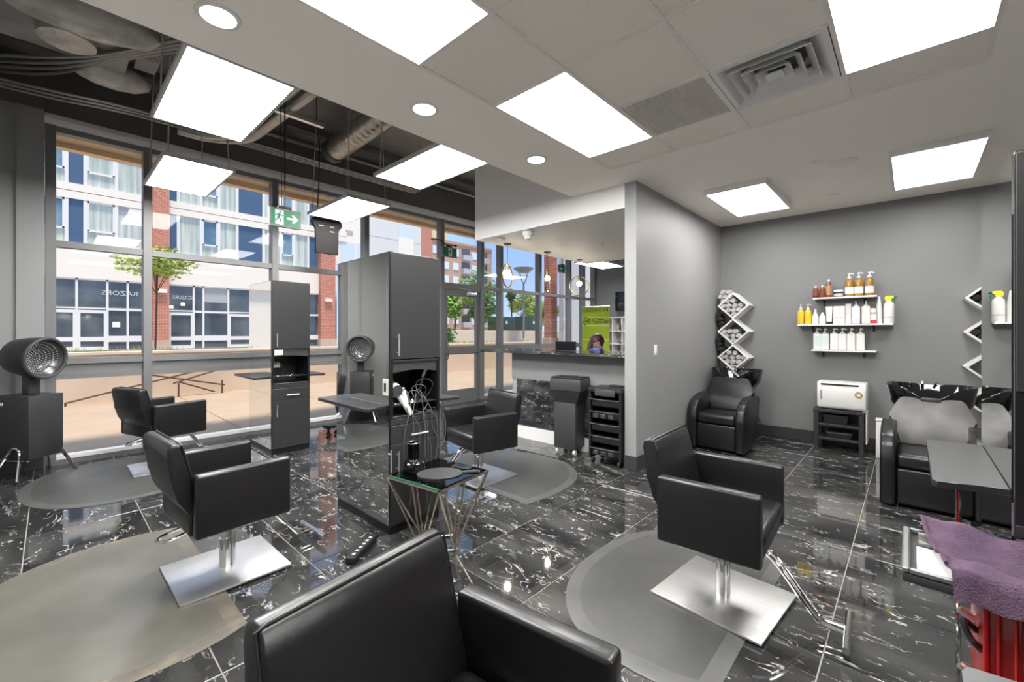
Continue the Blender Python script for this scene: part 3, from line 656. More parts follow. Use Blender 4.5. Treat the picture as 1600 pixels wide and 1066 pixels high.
# notice card in cabinet 1 and plug
t = thing('paper_card', 'small pale card stuck above the niche of the cabinet near the windows', 'card', (-5.535, 1.82, 1.205)); obj('card', rbox(0.0, 0.004, -0.012, 0.085, -0.02, 0.045, 0.001, 1), outlet_m, t); obj('print', box(B(), 0.004, 0.005, 0.035, 0.08, 0.02, 0.042), white_print, t)
bpy.context.view_layer.update()
plug_pts = [(-0.176, 0.10, 1.07), (-0.156, 0.12, 1.10), (-0.136, 0.155, 1.07), (-0.126, 0.17, 1.02), (-0.156, 0.18, 0.94)]
obj('power_cord', tube(B(), plug_pts, 0.007, n=8, k=5), cord_blk, cab1, label='black plug cord')

# tools in cabinet 2 niche
t = thing('hair_dryer', 'white hair dryer leaning in the niche of the mirrored cabinet', 'hair dryer', (-2.80, 1.735, 0.98))
bm = B(); sphere(bm, (0,0,0.05), 0.055, 18, 12, (1.0, 0.85, 1.0)); cyl(bm, (0.0, 0.0, 0.05), (-0.10, 0.0, 0.06), 0.042, 16, 0.032); obj('barrel', bm, white_plastic, t)
obj('grip', tube(B(), [(0.01, 0.01, 0.03), (0.045, 0.06, -0.06), (0.065, 0.10, -0.135)], 0.022, n=12, k=4), white_plastic, t)
obj('intake_grille', lathe(B(), [(0, 0), (0.04, 0.0), (0.042, 0.008)], 18), plastic_gry, t, loc=(0.052, -0.01, 0.05), rot=(0, PI/2, 0))
t = thing('hair_clipper', 'small white hair clipper behind the hair dryer', 'hair clipper', (-2.81, 1.84, 0.90)); obj('body', rbox(-0.02, 0.02, -0.02, 0.02, 0, 0.13, 0.012), white_plastic, t, rot=(0.3, 0.1, 0)); obj('blade', rbox(-0.018, 0.018, -0.012, 0.012, 0.13, 0.15, 0.003, 1), steel, t, rot=(0.3, 0.1, 0))
t = thing('curling_iron', 'black curling iron standing in the cabinet niche', 'curling iron', (-2.86, 1.96, 0.846)); obj('wand', cyl(B(), (0,0,0), (0.02, 0.05, 0.26), 0.012, 12), plastic_gry, t); obj('grip', tube(B(), [(0.02, 0.05, 0.26), (0.03, 0.08, 0.32), (0.05, 0.12, 0.335)], 0.014, n=10, k=4), steel, t)
def under(o, p): o.parent = p; o.matrix_parent_inverse = p.matrix_basis.inverted(); return o
TOOLS = [o for o in C.objects if o.name.startswith(('hair_dryer', 'hair_clipper', 'curling_iron'))]
bpy.context.view_layer.update()
def cable(pts, k, r=0.0032, m=cord): under(obj('power_cord', tube(B(), pts, r, n=6, k=6), m), TOOLS[k % 3])
rr = random.Random(3)
for k in range(6):
    y = 1.79 + 0.042*k; lo = (0.52, 0.30, 0.60, 0.44, 0.36, 0.56)[k]; q = rr.uniform
    pts = [(-2.88, 1.83+0.03*k, 0.87), (-2.82, y+q(-.05,.05), 0.93+q(-.03,.09)), (-2.77, y+q(-.06,.06), 0.95+q(-.05,.07)), (-2.715, y+q(-.04,.04), 0.85), (-2.705, y+q(-.03,.03), 0.74)]
    if k in (0, 2, 4): pts += [(-2.70, y+q(-.04,.04), 0.55), (-2.70, y+q(-.03,.03), 0.30), (-2.70, y+q(-.02,.02), 0.06), (-2.69, y+0.02, 0.008), (-2.66, y+0.09, 0.008)]
    else: pts += [(-2.70, y+0.03+q(-.03,.03), lo+0.08), (-2.70, y+0.07, lo), (-2.705, y+0.13, lo+0.07), (-2.71, y+0.12+q(-.03,.03), 0.78), (-2.76, y+0.07, 0.86), (-2.85, y+0.03, 0.852)]
    cable(pts, k)
for k in range(3):
    cx, cy, cz, rd = -2.80, 1.90+0.05*k, 0.96+0.03*k, 0.05+0.012*k
    under(obj('power_cord', tube(B(), [(cx+0.3*rd*math.sin(2*a), cy+rd*math.cos(a), cz+rd*math.sin(a)) for a in [2*PI*i/12 for i in range(12)]], 0.0032, n=6, k=3, closed=True), cord), TOOLS[k])

# power strip
t = thing('power_strip', 'black power strip lying on the floor below the mirrored cabinet', 'power strip', (-2.67, 1.41, 0.0), math.radians(125))
obj('body', rbox(-0.16, 0.16, -0.03, 0.03, 0, 0.04, 0.006), plastic_blk, t)
for k in range(6): obj('socket', box(B(), -0.12+0.045*k, -0.098+0.045*k, -0.01, 0.01, 0.039, 0.041), outlet_m, t)

# ================================================================== STYLING CHAIRS
def chair(label, loc, rotz, plate_rot=0.0, lift=0.0, footrest=True):
    t = thing('styling_chair', label, 'chair', loc, rotz, group='black styling chairs')
    obj('base_plate', xf(rbox(-0.28, 0.28, -0.28, 0.28, 0.012, 0.026, 0.005, 2), Matrix.Rotation(plate_rot-rotz, 4, 'Z')), steel, t)
    z = lift
    bm = B(); cyl(bm, (0,0,0.024), (0,0,0.20), 0.036, 24); cyl(bm, (0,0,0.20), (0,0,0.355+z), 0.030, 24); obj('column', bm, chrome, t)
    obj('pump_rod', cyl(B(), (0.03, -0.035, 0.024), (0.03, -0.035, 0.355+z), 0.010, 12), chrome, t)
    obj('pump_lever', tube(B(), [(-0.02, 0.035, 0.335+z), (-0.16, 0.045, 0.325+z), (-0.30, 0.05, 0.30+z), (-0.335, 0.0, 0.295+z), (-0.30, -0.05, 0.30+z), (-0.16, -0.045, 0.325+z), (-0.02, -0.035, 0.335+z)], 0.008, n=8, k=4), chrome, t)
    obj('seat_plate', rbox(-0.15, 0.15, -0.12, 0.12, 0.34+z, 0.365+z, 0.004, 1), plastic_blk, t)
    # seat
    obj('seat_base', rbox(-0.235, 0.235, -0.268, 0.268, 0.362+z, 0.44+z, 0.02, 3), leather, t)
    bm = rbox(-0.20, 0.25, -0.262, 0.262, 0.43+z, 0.515+z, 0.035, 4); obj('seat', bm, leather, t)
    for s in (-1, 1):
        bm = rbox(-0.242, 0.242, s*0.268, s*0.335, 0.36+z, 0.70+z, 0.016, 3); obj('armrest', bm, leather, t)
    # rear apron
    obj('rear_apron', rbox(-0.252, -0.19, -0.266, 0.266, 0.362+z, 0.505+z, 0.015, 3), leather, t)
    # back: slab with slight thickness taper, rolled top
    prof = [(-0.185, 0.47), (-0.215, 0.60), (-0.265, 0.82), (-0.285, 0.862), (-0.315, 0.872), (-0.345, 0.858), (-0.352, 0.82), (-0.325, 0.66), (-0.30, 0.56), (-0.25, 0.475)]
    bm = B(); prism(bm, [(x, zz+z) for x, zz in prof], -0.262, 0.262, 'y'); bev(bm, 0.014, 3); obj('backrest', bm, leather, t)
    bm = tube(B(), [(-0.236, s*0.258, 0.64+z) if 0 else (xx, s, zz+z) for xx, s, zz in ((-0.195, -0.264, 0.50), (-0.25, -0.264, 0.72), (-0.286, -0.264, 0.862), (-0.287, -0.24, 0.868), (-0.287, 0.24, 0.868), (-0.286, 0.264, 0.862), (-0.25, 0.264, 0.72), (-0.195, 0.264, 0.50))], 0.004, n=6, k=1); obj('piping', bm, leather_seam, t)
    if footrest:
        for s in (-1, 1):
            obj('footrest_tube', tube(B(), [(0.12, s*0.025, 0.362+z), (0.24, s*0.025, 0.30+z), (0.40, s*0.025, 0.10), (0.45, s*0.025, 0.062), (0.53, s*0.025, 0.055)], 0.011, n=10, k=5), chrome, t)
        obj('footrest_bar', cyl(B(), (0.54, -0.17, 0.055), (0.54, 0.17, 0.055), 0.016, 14), chrome, t)
    return t
chair('black styling chair facing the mirror by the windows, farthest left', (-5.92, 0.84, 0), math.radians(108), math.radians(90), 0.02)
chair('black styling chair in front of the tall mirrored cabinet, back turned to the left', (-3.085, 0.735, 0), math.radians(94), math.radians(91), 0.0)
chair('black styling chair beside the glass side table, facing the cabinet', (-3.19, 2.95, 0), math.radians(-102), math.radians(90), -0.025)
chair('black styling chair facing the right mirror, standing alone right of centre', (-0.755, 2.52, 0), math.radians(2.5), math.radians(-5), 0.0)
chair('black styling chair cut off by the bottom edge, nearest the camera', (-0.70, 0.575, 0), math.radians(8), math.radians(5), 0.0, False)

# ================================================================== MATS
def mat_obj(label, loc, rotz, hw, dp, m, mr):
    """half-round mat, flat edge on local x=0 facing +x"""
    t = thing('floor_mat', label, 'mat', loc, rotz, group='half-round salon mats')
    def outline(k, z):
        k = 1-k; c = 0.34; ax = dp-c-k; ay = hw-k; n = 44; e = 2/2.3; a0 = math.acos(max(-1, min(1, ((c-k)/ax)**(1/e)))) if c < ax else 0.6
        P = []
        for i in range(n+1):
            a = a0 + (2*PI-2*a0)*i/n; cs, sn = math.cos(a), math.sin(a)
            P.append((-c + ax*math.copysign(abs(cs)**e, cs), ay*math.copysign(abs(sn)**e, sn), z))
        return P
    def loft(bm, rings, cap=True):
        R = [[bm.verts.new(p) for p in r] for r in rings]; n = len(R[0])
        for a, b in zip(R, R[1:]):
            for i in range(n): bm.faces.new((a[i], a[(i+1)%n], b[(i+1)%n], b[i]))
        bm.faces.new(R[0])
        if cap: bm.faces.new(R[-1][::-1])
        return bm
    obj('rim', loft(B(), [outline(1.0, 0.001), outline(1.0, 0.004), outline(0.985, 0.008), outline(0.92, 0.0095)]), mr, t, smooth=50)
    obj('pad', loft(B(), [outline(0.925, 0.004), outline(0.925, 0.0095), outline(0.915, 0.0118)]), m, t, smooth=50)
    return t
mat_obj('grey half-round mat under the chair by the windows', (-5.83, 0.86, 0), PI/2, 0.86, 1.06, rubber, rubber_rim)
mat_obj('worn olive half-round mat in the bottom left corner', (-3.21, 0.67, 0), PI/2, 0.85, 1.06, rubber_worn, rubber_worn_rim)
mat_obj('grey half-round mat under the chair beside the glass table', (-3.14, 2.74, 0), -PI/2, 0.80, 1.22, rubber, rubber_rim)
mat_obj('grey half-round mat under the chair right of centre', (-0.57, 2.47, 0), 0.0, 0.77, 0.96, rubber, rubber_rim)

#%%FURN
# ================================================================== HOOD DRYER
t = thing('hood_dryer', 'black hood hair dryer on a cabinet with chrome legs', 'hood dryer', (-6.55, -0.135, 0), math.radians(38))
S = 0.21
prof = [(-S, -S), (S, -S), (S, S), (-S, S)]
obj('cabinet_body', rbox(-0.12, 0.36, -0.15, 0.20, 0.215, 0.83, 0.008, 2) if 0 else rbox(-0.20, 0.20, -0.17, 0.13, 0.21, 0.83, 0.006, 2), black_lam, t)
obj('logo_plate', box(B(), -0.18, -0.08, -0.176, -0.17, 0.74, 0.765), white_print, t)
for sy, y0_ in ((-1, -0.172), (1, 0.135)):
    fy = y0_ + sy*0.10; cx_ = 0.06
    obj('leg', tube(B(), [(cx_-0.15, fy, 0.01), (cx_-0.06, y0_+sy*0.012, 0.27), (cx_, y0_+sy*0.012, 0.325), (cx_+0.06, y0_+sy*0.012, 0.27), (cx_+0.15, fy, 0.01)], 0.011, n=10, k=5), chrome, t)
    for fx in (cx_-0.15, cx_+0.15): obj('foot_cap', cyl(B(), (fx, fy, 0.0), (fx, fy-sy*0.01, 0.035), 0.015, 10), plastic_blk, t)
obj('leg', tube(B(), [(0.19, 0.12, 0.26), (0.27, 0.20, 0.012)], 0.011, n=10, k=1), chrome, t)
obj('cross_bar', cyl(B(), (-0.2, -0.17, 0.2), (0.2, -0.17, 0.2), 0.008, 8), chrome, t)
obj('neck', rbox(-0.045, 0.045, -0.05, 0.05, 0.83, 1.04, 0.012, 2), plastic_gry, t)
obj('knob', lathe(B(), [(0.0, 0.02), (0.02, 0.02), (0.022, 0.0)], 14, (0.13, -0.05, 0.83)), plastic_blk, t)
hd = bpy.data.objects.new('hood', None); 
bm = B(); lathe(bm, [(0.195, 0.165), (0.205, 0.15), (0.205, 0.10), (0.195, 0.0), (0.17, -0.11), (0.11, -0.18), (0.04, -0.205), (0.0, -0.21)], 36, caps=False)
hr = Matrix.Translation((0.02, -0.03, 1.21)) @ Matrix.Rotation(math.radians(6), 4, 'Z') @ Matrix.Rotation(math.radians(94), 4, 'Y')
bpy.data.objects.remove(hd)
hood = obj('hood', xf(bm, hr), plastic_blk, t)
obj('hood_rim', xf(tube(B(), [(0.197*math.cos(2*PI*i/36), 0.197*math.sin(2*PI*i/36), 0.165) for i in range(36)], 0.016, n=8, k=1, closed=True), hr), plastic_gry, hood)
obj('inner_grille', xf(lathe(B(), [(0.19, 0.155), (0.15, 0.10), (0.08, 0.06), (0.0, 0.05)], 36, caps=False), hr), M('hood_liner', (0.05, 0.05, 0.052), 0.2, spec=0.7), hood)
bm = B()
for ring in range(1, 8):
    rr_ = 0.022*ring; n = 6*ring; zz = 0.05 + 0.105*(rr_/0.19)**2
    for i in range(n):
        a = 2*PI*i/n; cyl(bm, (rr_*math.cos(a), rr_*math.sin(a), zz+0.0), (rr_*math.cos(a), rr_*math.sin(a), zz+0.006), 0.005, 6)
g = obj('vent_hole', xf(bm, hr), louvre_m, hood); g['kind'] = 'stuff'

# low rolling stool seen past the mirror
t = thing('rolling_stool', 'low round black stool half hidden behind the mirrored cabinet', 'stool', (-5.95, 2.73, 0))
obj('seat', lathe(B(), [(0.0, 0.19), (0.14, 0.19), (0.165, 0.175), (0.165, 0.14), (0.15, 0.125), (0.0, 0.125)], 28), leather, t)
obj('band', lathe(B(), [(0.160, 0.125), (0.168, 0.13), (0.168, 0.14), (0.16, 0.145)], 28), chrome, t)
for k in range(5):
    a = 2*PI*k/5; obj('caster', cyl(cyl(B(), (0.10*math.cos(a), 0.10*math.sin(a), 0.05), (0.10*math.cos(a), 0.10*math.sin(a), 0.128), 0.012, 8), (0.10*math.cos(a)-0.012, 0.10*math.sin(a), 0.028), (0.10*math.cos(a)+0.012, 0.10*math.sin(a), 0.028), 0.028, 14), plastic_blk, t)
obj('power_cord', tube(B(), [(-0.84, 0.22, 1.0), (-0.93, 0.13, 0.98), (-0.99, 0.07, 0.88), (-0.97, 0.07, 0.76), (-0.89, 0.15, 0.70), (-0.838, 0.23, 0.70)], 0.006, n=8, k=5), cord_blk, cab2, label='black cord looping behind the cabinet')

# ================================================================== GLASS SIDE TABLE
TH = 0.50
t = thing('glass_side_table', 'square glass side table on crossed champagne metal rods', 'table', (-2.37, 1.81, 0), math.radians(8)); a = 0.245
obj('glass_top', box(B(), -a+0.012, a-0.012, -a+0.012, a-0.012, TH-0.008, TH), glass_green, t, smooth=0)
bm = B()
box(bm, -a+0.012, a-0.012, -(a-0.012), -(a-0.009), TH-0.008, TH)
obj('glass_edge', bm, glass_edge, t)
bm = B()
for s in (-1, 1): box(bm, s*a, s*(a-0.014), -a, a, TH-0.022, TH-0.009); box(bm, -a, a, s*a, s*(a-0.014), TH-0.022, TH-0.009)
champagne = M('champagne_metal', (0.56, 0.49, 0.40), 0.22, metal=1.0)
obj('top_frame', bm, champagne, t)
bots = [(0, -0.15), (0.15, 0), (0, 0.15), (-0.15, 0)]
for k, (bxx, byy) in enumerate(bots):
    ux, uy = bxx/0.15, byy/0.15; px, py = -uy, ux; e = a-0.007
    for tx, ty in ((ux*e+px*e, uy*e+py*e), (ux*e-px*e, uy*e-py*e), (ux*e, uy*e)):
        obj('rod', cyl(B(), (bxx, byy, 0.006), (tx, ty, TH-0.02), 0.0065, 8), champagne, t)
    b2 = bots[(k+1) % 4]; obj('base_rod', cyl(B(), (bxx, byy, 0.008), (b2[0], b2[1], 0.008), 0.0065, 8), champagne, t)
t = thing('smoked_glass_jar', 'smoked glass jar with a wide bulb base on the glass table', 'jar', (-2.535, 1.72, TH))
obj('bulb_base', lathe(B(), [(0.0, 0.0), (0.075, 0.0), (0.082, 0.02), (0.075, 0.055), (0.045, 0.08), (0.0, 0.085)], 28), ceramic_blk, t)
obj('cylinder', lathe(B(), [(0.042, 0.08), (0.042, 0.19), (0.039, 0.19), (0.039, 0.085)], 28), glass_smoke, t)
obj('lip', tube(B(), [(0.0415*math.cos(2*PI*i/24), 0.0415*math.sin(2*PI*i/24), 0.19) for i in range(24)], 0.003, n=6, k=1, closed=True), chrome, t)
t = thing('hand_mirror', 'dark oval hand mirror lying on the glass table', 'hand mirror', (-2.33, 1.79, TH), math.radians(50))
obj('plate', xf(lathe(B(), [(0.0, 0.0), (0.13, 0.0), (0.133, 0.005), (0.13, 0.009), (0.0, 0.009)], 36), Matrix.Diagonal((1.15, 0.85, 1, 1))), plastic_gry, t)
obj('handle', tube(B(), [(0.13, 0.0, 0.006), (0.20, 0.01, 0.007), (0.27, 0.0, 0.007)], 0.008, n=8, k=4), plastic_gry, t)
t = thing('phone_case', 'small flat black box at the far side of the glass table', 'box', (-2.32, 1.98, TH), math.radians(20)); obj('body', rbox(-0.07, 0.07, -0.035, 0.035, 0, 0.014, 0.004), plastic_blk, t); obj('window', box(B(), -0.05, 0.03, -0.022, 0.022, 0.0135, 0.015), screen_m, t)
t = thing('steel_stick', 'thin chrome brush stick standing in a holder on the table edge', 'stick', (-2.60, 1.585, TH)); obj('stem', cyl(B(), (0,0,0), (0,0,0.15), 0.006, 8), steel, t); obj('clip', cyl(B(), (0,0,0.12), (-0.02, -0.01, 0.125), 0.006, 8), steel, t)

# ================================================================== RECEPTION COUNTER
t = thing('reception_counter', 'grey reception counter with a black marble top and tile inset', 'counter', (0,0,0))
obj('carcass', box(B(), -4.14, XW0-0.003, 4.47, 5.0, 0.0, 1.175), wall_light, t)
obj('countertop', bev(box(B(), -4.58, XW0-0.003, 4.25, 5.05, 1.178, 1.212), 0.003, 1), marble_dark, t)
obj('molding', box(B(), -4.14, XW0-0.003, 4.455, 4.47, 0.815, 0.84), wall_grey, t)
obj('upper_panel', box(B(), -4.14, XW0-0.003, 4.452, 4.47, 0.84, 1.175), wall_grey, t)
obj('kick_board', box(B(), -4.16, XW0-0.003, 4.448, 4.47, 0.0, 0.165), white_paint, t)
ins_x = [-4.05 + 0.30*i for i in range(6)]; ins_z = [0.18, 0.40, 0.61, 0.79]
bm = B(); box(bm, -4.055, -2.245, 4.462, 4.47, 0.17, 0.795); obj('inset_grout', bm, alu_dark, t)
tm = mesh_of('marble_tile', bev(box(B(), 0.002, 0.298, 0, 0.006, 0.002, 0.208), 0.001, 1), marble_dark, 0)
for x in ins_x:
    for z in ins_z[:3]: obj('marble_tile', tm, marble_dark, t, loc=(x, 4.455, z))
bm = B(); 
t = thing('counter_sign', 'black framed notice standing on the reception counter', 'sign', (-3.40, 4.72, 1.213)); obj('frame', rbox(-0.17, 0.17, -0.006, 0.006, 0, 0.125, 0.003, 1), plastic_gry, t); obj('face', box(B(), -0.160, 0.165, -0.009, -0.006, 0.006, 0.120), screen_m, t)
t = thing('blue_bag', 'bright blue bag behind the reception counter', 'bag', (-3.25, 5.25, 1.10)); obj('body', rbox(-0.09, 0.09, -0.06, 0.06, 0.0, 0.13, 0.02), blue_plastic, t); obj('strap', tube(B(), [(-0.06, 0, 0.12), (-0.04, 0, 0.16), (0.04, 0, 0.16), (0.06, 0, 0.12)], 0.006, n=6, k=4), blue_plastic, t)
t = thing('desk', 'dark desk behind the reception counter', 'desk', (-3.6, 5.45, 0)); obj('desktop', rbox(-0.75, 0.85, -0.35, 0.35, 1.06, 1.10, 0.004), black_lam, t)
for sx in (-0.72, 0.78): obj('leg_panel', box(B(), sx, sx+0.04, -0.33, 0.33, 0, 1.06), black_lam, t)
t = thing('plant', 'small grey-green plant on the reception desk', 'plant', (-3.95, 5.5, 1.10)); obj('pot', lathe(B(), [(0, 0), (0.04, 0), (0.05, 0.08), (0.044, 0.08), (0.0, 0.07)], 16), plastic_gry, t)
bm = B(); rl = random.Random(5)
for k in range(26):
    a = rl.uniform(0, 2*PI); l = rl.uniform(0.08, 0.17); e = rl.uniform(0.15, 0.9)
    d = Vector((math.cos(a)*math.cos(e), math.sin(a)*math.cos(e), math.sin(e))); s = d.cross(Vector((0,0,1))).normalized()*0.012; p = Vector((0,0,0.075))
    v = [bm.verts.new(q) for q in (p, p+d*l*0.5+s, p+d*l, p+d*l*0.5-s)]; bm.faces.new(v)
obj('leaves', bm, plastic_gry, t)
# pull-up banner
t = thing('pull_up_banner', 'lime green pull-up banner standing behind the reception', 'banner', (-5.16, 8.3, 0.0), math.radians(4))
BW = 0.34
obj('base', rbox(-BW-0.02, BW+0.02, -0.08, 0.08, 0, 0.08, 0.02), steel, t)
obj('panel', box(B(), -BW, BW, -0.003, 0.003, 0.08, 2.03), banner_g, t)
obj('top_rail', cyl(B(), (-BW, 0, 2.035), (BW, 0, 2.035), 0.012, 10), steel, t)
obj('support_pole', cyl(B(), (0, 0.05, 0.05), (0, 0.015, 2.0), 0.01, 8), steel, t)
R9 = (PI/2, 0, 0)
text_obj('headline', 'GREEN IS IN', 0.115, print_dark, t, (0, -0.006, 1.955), R9)
text_obj('logo_lettering', 'Mt. VanChan', 0.115, print_dark, t, (0.03, -0.006, 1.70), R9, shear=0.25)
obj('logo_swoosh', tube(B(), [(-0.22, -0.005, 1.60), (-0.29, -0.005, 1.66), (-0.29, -0.005, 1.75), (-0.25, -0.005, 1.80), (-0.17, -0.005, 1.76), (-0.09, -0.005, 1.735), (0.0, -0.005, 1.785), (0.06, -0.005, 1.75), (0.2, -0.005, 1.745)], 0.007, n=6, k=5), print_dark, t)
for z in (1.80, 1.62, 1.30): obj('pale_stripe', box(B(), -BW+0.02, BW-0.0, -0.005, -0.003, z-0.008, z+0.008), print_pale, t)
text_obj('small_lettering', 'www.salonsupply', 0.055, print_dark, t, (-0.02, -0.006, 1.47), R9) if 0 else None
# television + cubby shelf
t = thing('television', 'black wall television seen from the side in the reception', 'television', (-5.72, 10.75, 2.06)); obj('panel', rbox(-0.32, 0.42, -0.03, 0.03, 0, 0.53, 0.008), screen_m, t); obj('bracket', box(B(), -0.1, 0.1, 0.03, 0.24, 0.15, 0.35), plastic_blk, t)
t = thing('cubby_shelf', 'white cubby shelf unit on the far reception wall', 'shelf', (-5.9, 10.84, 0.0))
obj('back_board', box(B(), -0.50, 0.9, 0.12, 0.15, 0.6, 1.87), birch, t)
for x in (-0.50, -0.21, 0.08, 0.37, 0.66, 0.88): obj('upright', box(B(), x-0.012, x+0.012, -0.14, 0.12, 0.0, 1.88), white_lam, t)
for z in (0.05, 0.42, 0.78, 1.14, 1.50, 1.87): obj('board', box(B(), -0.50, 0.88, -0.14, 0.12, z-0.012, z+0.012), white_lam, t)
for x, y, z, lb in ((-5.87, 10.8, 1.512, 'small black box on the upper cubby board'), (-5.88, 10.8, 1.152, 'small black box on the lower cubby board')):
    t = thing('shelf_box', lb, 'box', (x, y, z)); obj('body', rbox(-0.05, 0.05, -0.05, 0.05, 0.0, 0.16 if z > 1.3 else 0.04, 0.004), plastic_blk, t); obj('lid', rbox(-0.052, 0.052, -0.052, 0.052, 0.16 if z > 1.3 else 0.04, 0.17 if z > 1.3 else 0.05, 0.003), plastic_gry, t)

# seated person behind the counter
def skin_mesh(name, pts, edges, rad, mat, parent, sub=2):
    me = bpy.data.meshes.new(name); me.from_pydata(pts, edges, []); o = bpy.data.objects.new(name, me); C.objects.link(o)
    md = o.modifiers.new('skin', 'SKIN'); sv = me.skin_vertices[0].data if me.skin_vertices else None
    if sv is None:
        bpy.context.view_layer.objects.active = o
    for i, r in enumerate(rad): me.skin_vertices[0].data[i].radius = r if isinstance(r, tuple) else (r, r)
    me.skin_vertices[0].data[0].use_root = True
    s = o.modifiers.new('sub', 'SUBSURF'); s.levels = sub; s.render_levels = sub
    dg = bpy.context.evaluated_depsgraph_get(); m2 = bpy.data.meshes.new_from_object(o.evaluated_get(dg)); bpy.data.objects.remove(o)
    m2.materials.clear(); m2.materials.append(mat); m2.polygons.foreach_set('use_smooth', [True]*len(m2.polygons))
    q = bpy.data.objects.new(name, m2); C.objects.link(q); q.parent = parent; return q
t = thing('person', 'person with dark plum hair bending over the reception desk', 'person', (-3.80, 6.42, 0.0), math.radians(-8))
pts = [(0,0.08,0.66), (0,0.04,0.86), (0,-0.06,1.08), (0,-0.13,1.16), (0,-0.19,1.235), (0,-0.23,1.315), (0.02,-0.26,1.375),
       (-0.17,-0.07,1.10), (-0.24,-0.22,0.98), (-0.13,-0.44,1.125), (0.17,-0.07,1.10), (0.24,-0.22,0.98), (0.13,-0.42,1.125),
       (-0.10,0.02,0.62), (-0.12,-0.38,0.60), (-0.12,-0.40,0.14), (-0.12,-0.50,0.06), (0.10,0.02,0.62), (0.12,-0.38,0.60), (0.12,-0.40,0.14), (0.12,-0.50,0.06)]
edges = [(0,1),(1,2),(2,3),(3,4),(4,5),(5,6),(2,7),(7,8),(8,9),(2,10),(10,11),(11,12),(0,13),(13,14),(14,15),(15,16),(0,17),(17,18),(18,19),(19,20)]
rad = [(0.16,0.12),(0.14,0.10),(0.16,0.10),0.055,0.075,0.088,0.07,0.06,0.045,0.028,0.06,0.045,0.028,0.085,0.065,0.045,0.04,0.085,0.065,0.045,0.04]
try: skin_mesh('body', pts, edges, rad, skin_m, t)
except Exception as ex: print('SKIN FAIL', ex)
bm = B(); sphere(bm, (0,0,0), 1, 24, 16); 
for v in bm.verts:
    if v.co.y < -0.35 and v.co.z < 0.3: v.co *= 0.75
xf(bm, Matrix.Translation((-0.01, -0.205, 1.315)) @ Matrix.Rotation(0.5, 4, 'X') @ Matrix.Diagonal((0.115, 0.125, 0.125, 1)))
join(bm, tube(B(), [(-0.09, -0.21, 1.34), (-0.115, -0.25, 1.24), (-0.12, -0.27, 1.14)], 0.045, n=10, k=4)); obj('hair', bm, hair_m, t, smooth=60)
bm = B(); lathe(bm, [(0.155, 0.60), (0.17, 0.80), (0.185, 1.02), (0.15, 1.13), (0.07, 1.17), (0.055, 1.17)], 24, (0,0,0), 1.15, 0.75)
for v in bm.verts: v.co.y += 0.06 - (v.co.z-0.6)*0.26
obj('shirt', bm, cloth_dark, t, smooth=60)
t = thing('desk_stool', 'black stool hidden under the seated person', 'stool', (-3.81, 6.50, 0)); obj('seat', lathe(B(), [(0, 0.50), (0.17, 0.50), (0.19, 0.48), (0.19, 0.45), (0, 0.44)], 24), leather, t); obj('column', cyl(B(), (0,0,0.05), (0,0,0.45), 0.03, 12), chrome, t); obj('foot', lathe(B(), [(0, 0), (0.2, 0), (0.2, 0.02), (0.03, 0.06), (0, 0.06)], 24), plastic_blk, t)

# ================================================================== TROLLEYS
t = thing('tall_salon_bin', 'tall dark grey plastic bin trolley with a flared top by the counter', 'trolley', (-3.03, 4.30, 0), math.radians(8))
obj('column', rbox(-0.155, 0.135, -0.13, 0.13, 0.07, 0.66, 0.012, 2), plastic_gry, t)
bm = B()
def frus(bm, a0, b0, z0, a1, b1, z1):
    v0 = [bm.verts.new((sx*a0, sy*b0, z0)) for sx, sy in ((-1,-1),(1,-1),(1,1),(-1,1))]; v1 = [bm.verts.new((sx*a1, sy*b1, z1)) for sx, sy in ((-1,-1),(1,-1),(1,1),(-1,1))]
    for i in range(4): bm.faces.new((v0[i], v0[(i+1)%4], v1[(i+1)%4], v1[i]))
    bm.faces.new(v0[::-1]); bm.faces.new(v1)
frus(bm, 0.145, 0.13, 0.62, 0.20, 0.145, 0.76); obj('flare', bm, plastic_blk, t)
obj('bin_top', rbox(-0.205, 0.205, -0.145, 0.145, 0.76, 0.905, 0.014, 2), plastic_gry, t)
obj('lid', rbox(-0.19, 0.195, -0.14, 0.14, 0.905, 0.925, 0.006, 2), plastic_blk, t)
obj('lid_handle', rbox(-0.08, 0.12, -0.12, -0.02, 0.925, 0.94, 0.005, 1), plastic_blk, t)
for sx in (-0.12, 0.11):
    for sy in (-0.1, 0.1): obj('caster', cyl(cyl(B(), (sx, sy, 0.04), (sx, sy, 0.075), 0.012, 8), (sx-0.014, sy, 0.032), (sx+0.014, sy, 0.032), 0.031, 16), outlet_m, t)
t = thing('roller_cart', 'black plastic roller cart with open drawers beside the partition wall', 'trolley', (-2.455, 4.262, 0), math.radians(3))
bm = B()
for s in (-1, 1): box(bm, s*0.195, s*0.17, -0.15, 0.15, 0.06, 0.82)
box(bm, -0.17, 0.17, 0.12, 0.15, 0.06, 0.82); obj('frame', bev(bm, 0.004, 1), plastic_blk, t)
obj('top_tray', rbox(-0.2, 0.2, -0.16, 0.155, 0.80, 0.845, 0.01, 2), plastic_blk, t)
obj('top_lip', rbox(-0.11, 0.13, -0.17, -0.15, 0.76, 0.83, 0.008, 2), plastic_gry, t)
obj('back_rail', rbox(-0.05, 0.19, 0.05, 0.15, 0.845, 0.86, 0.004, 1), plastic_blk, t)
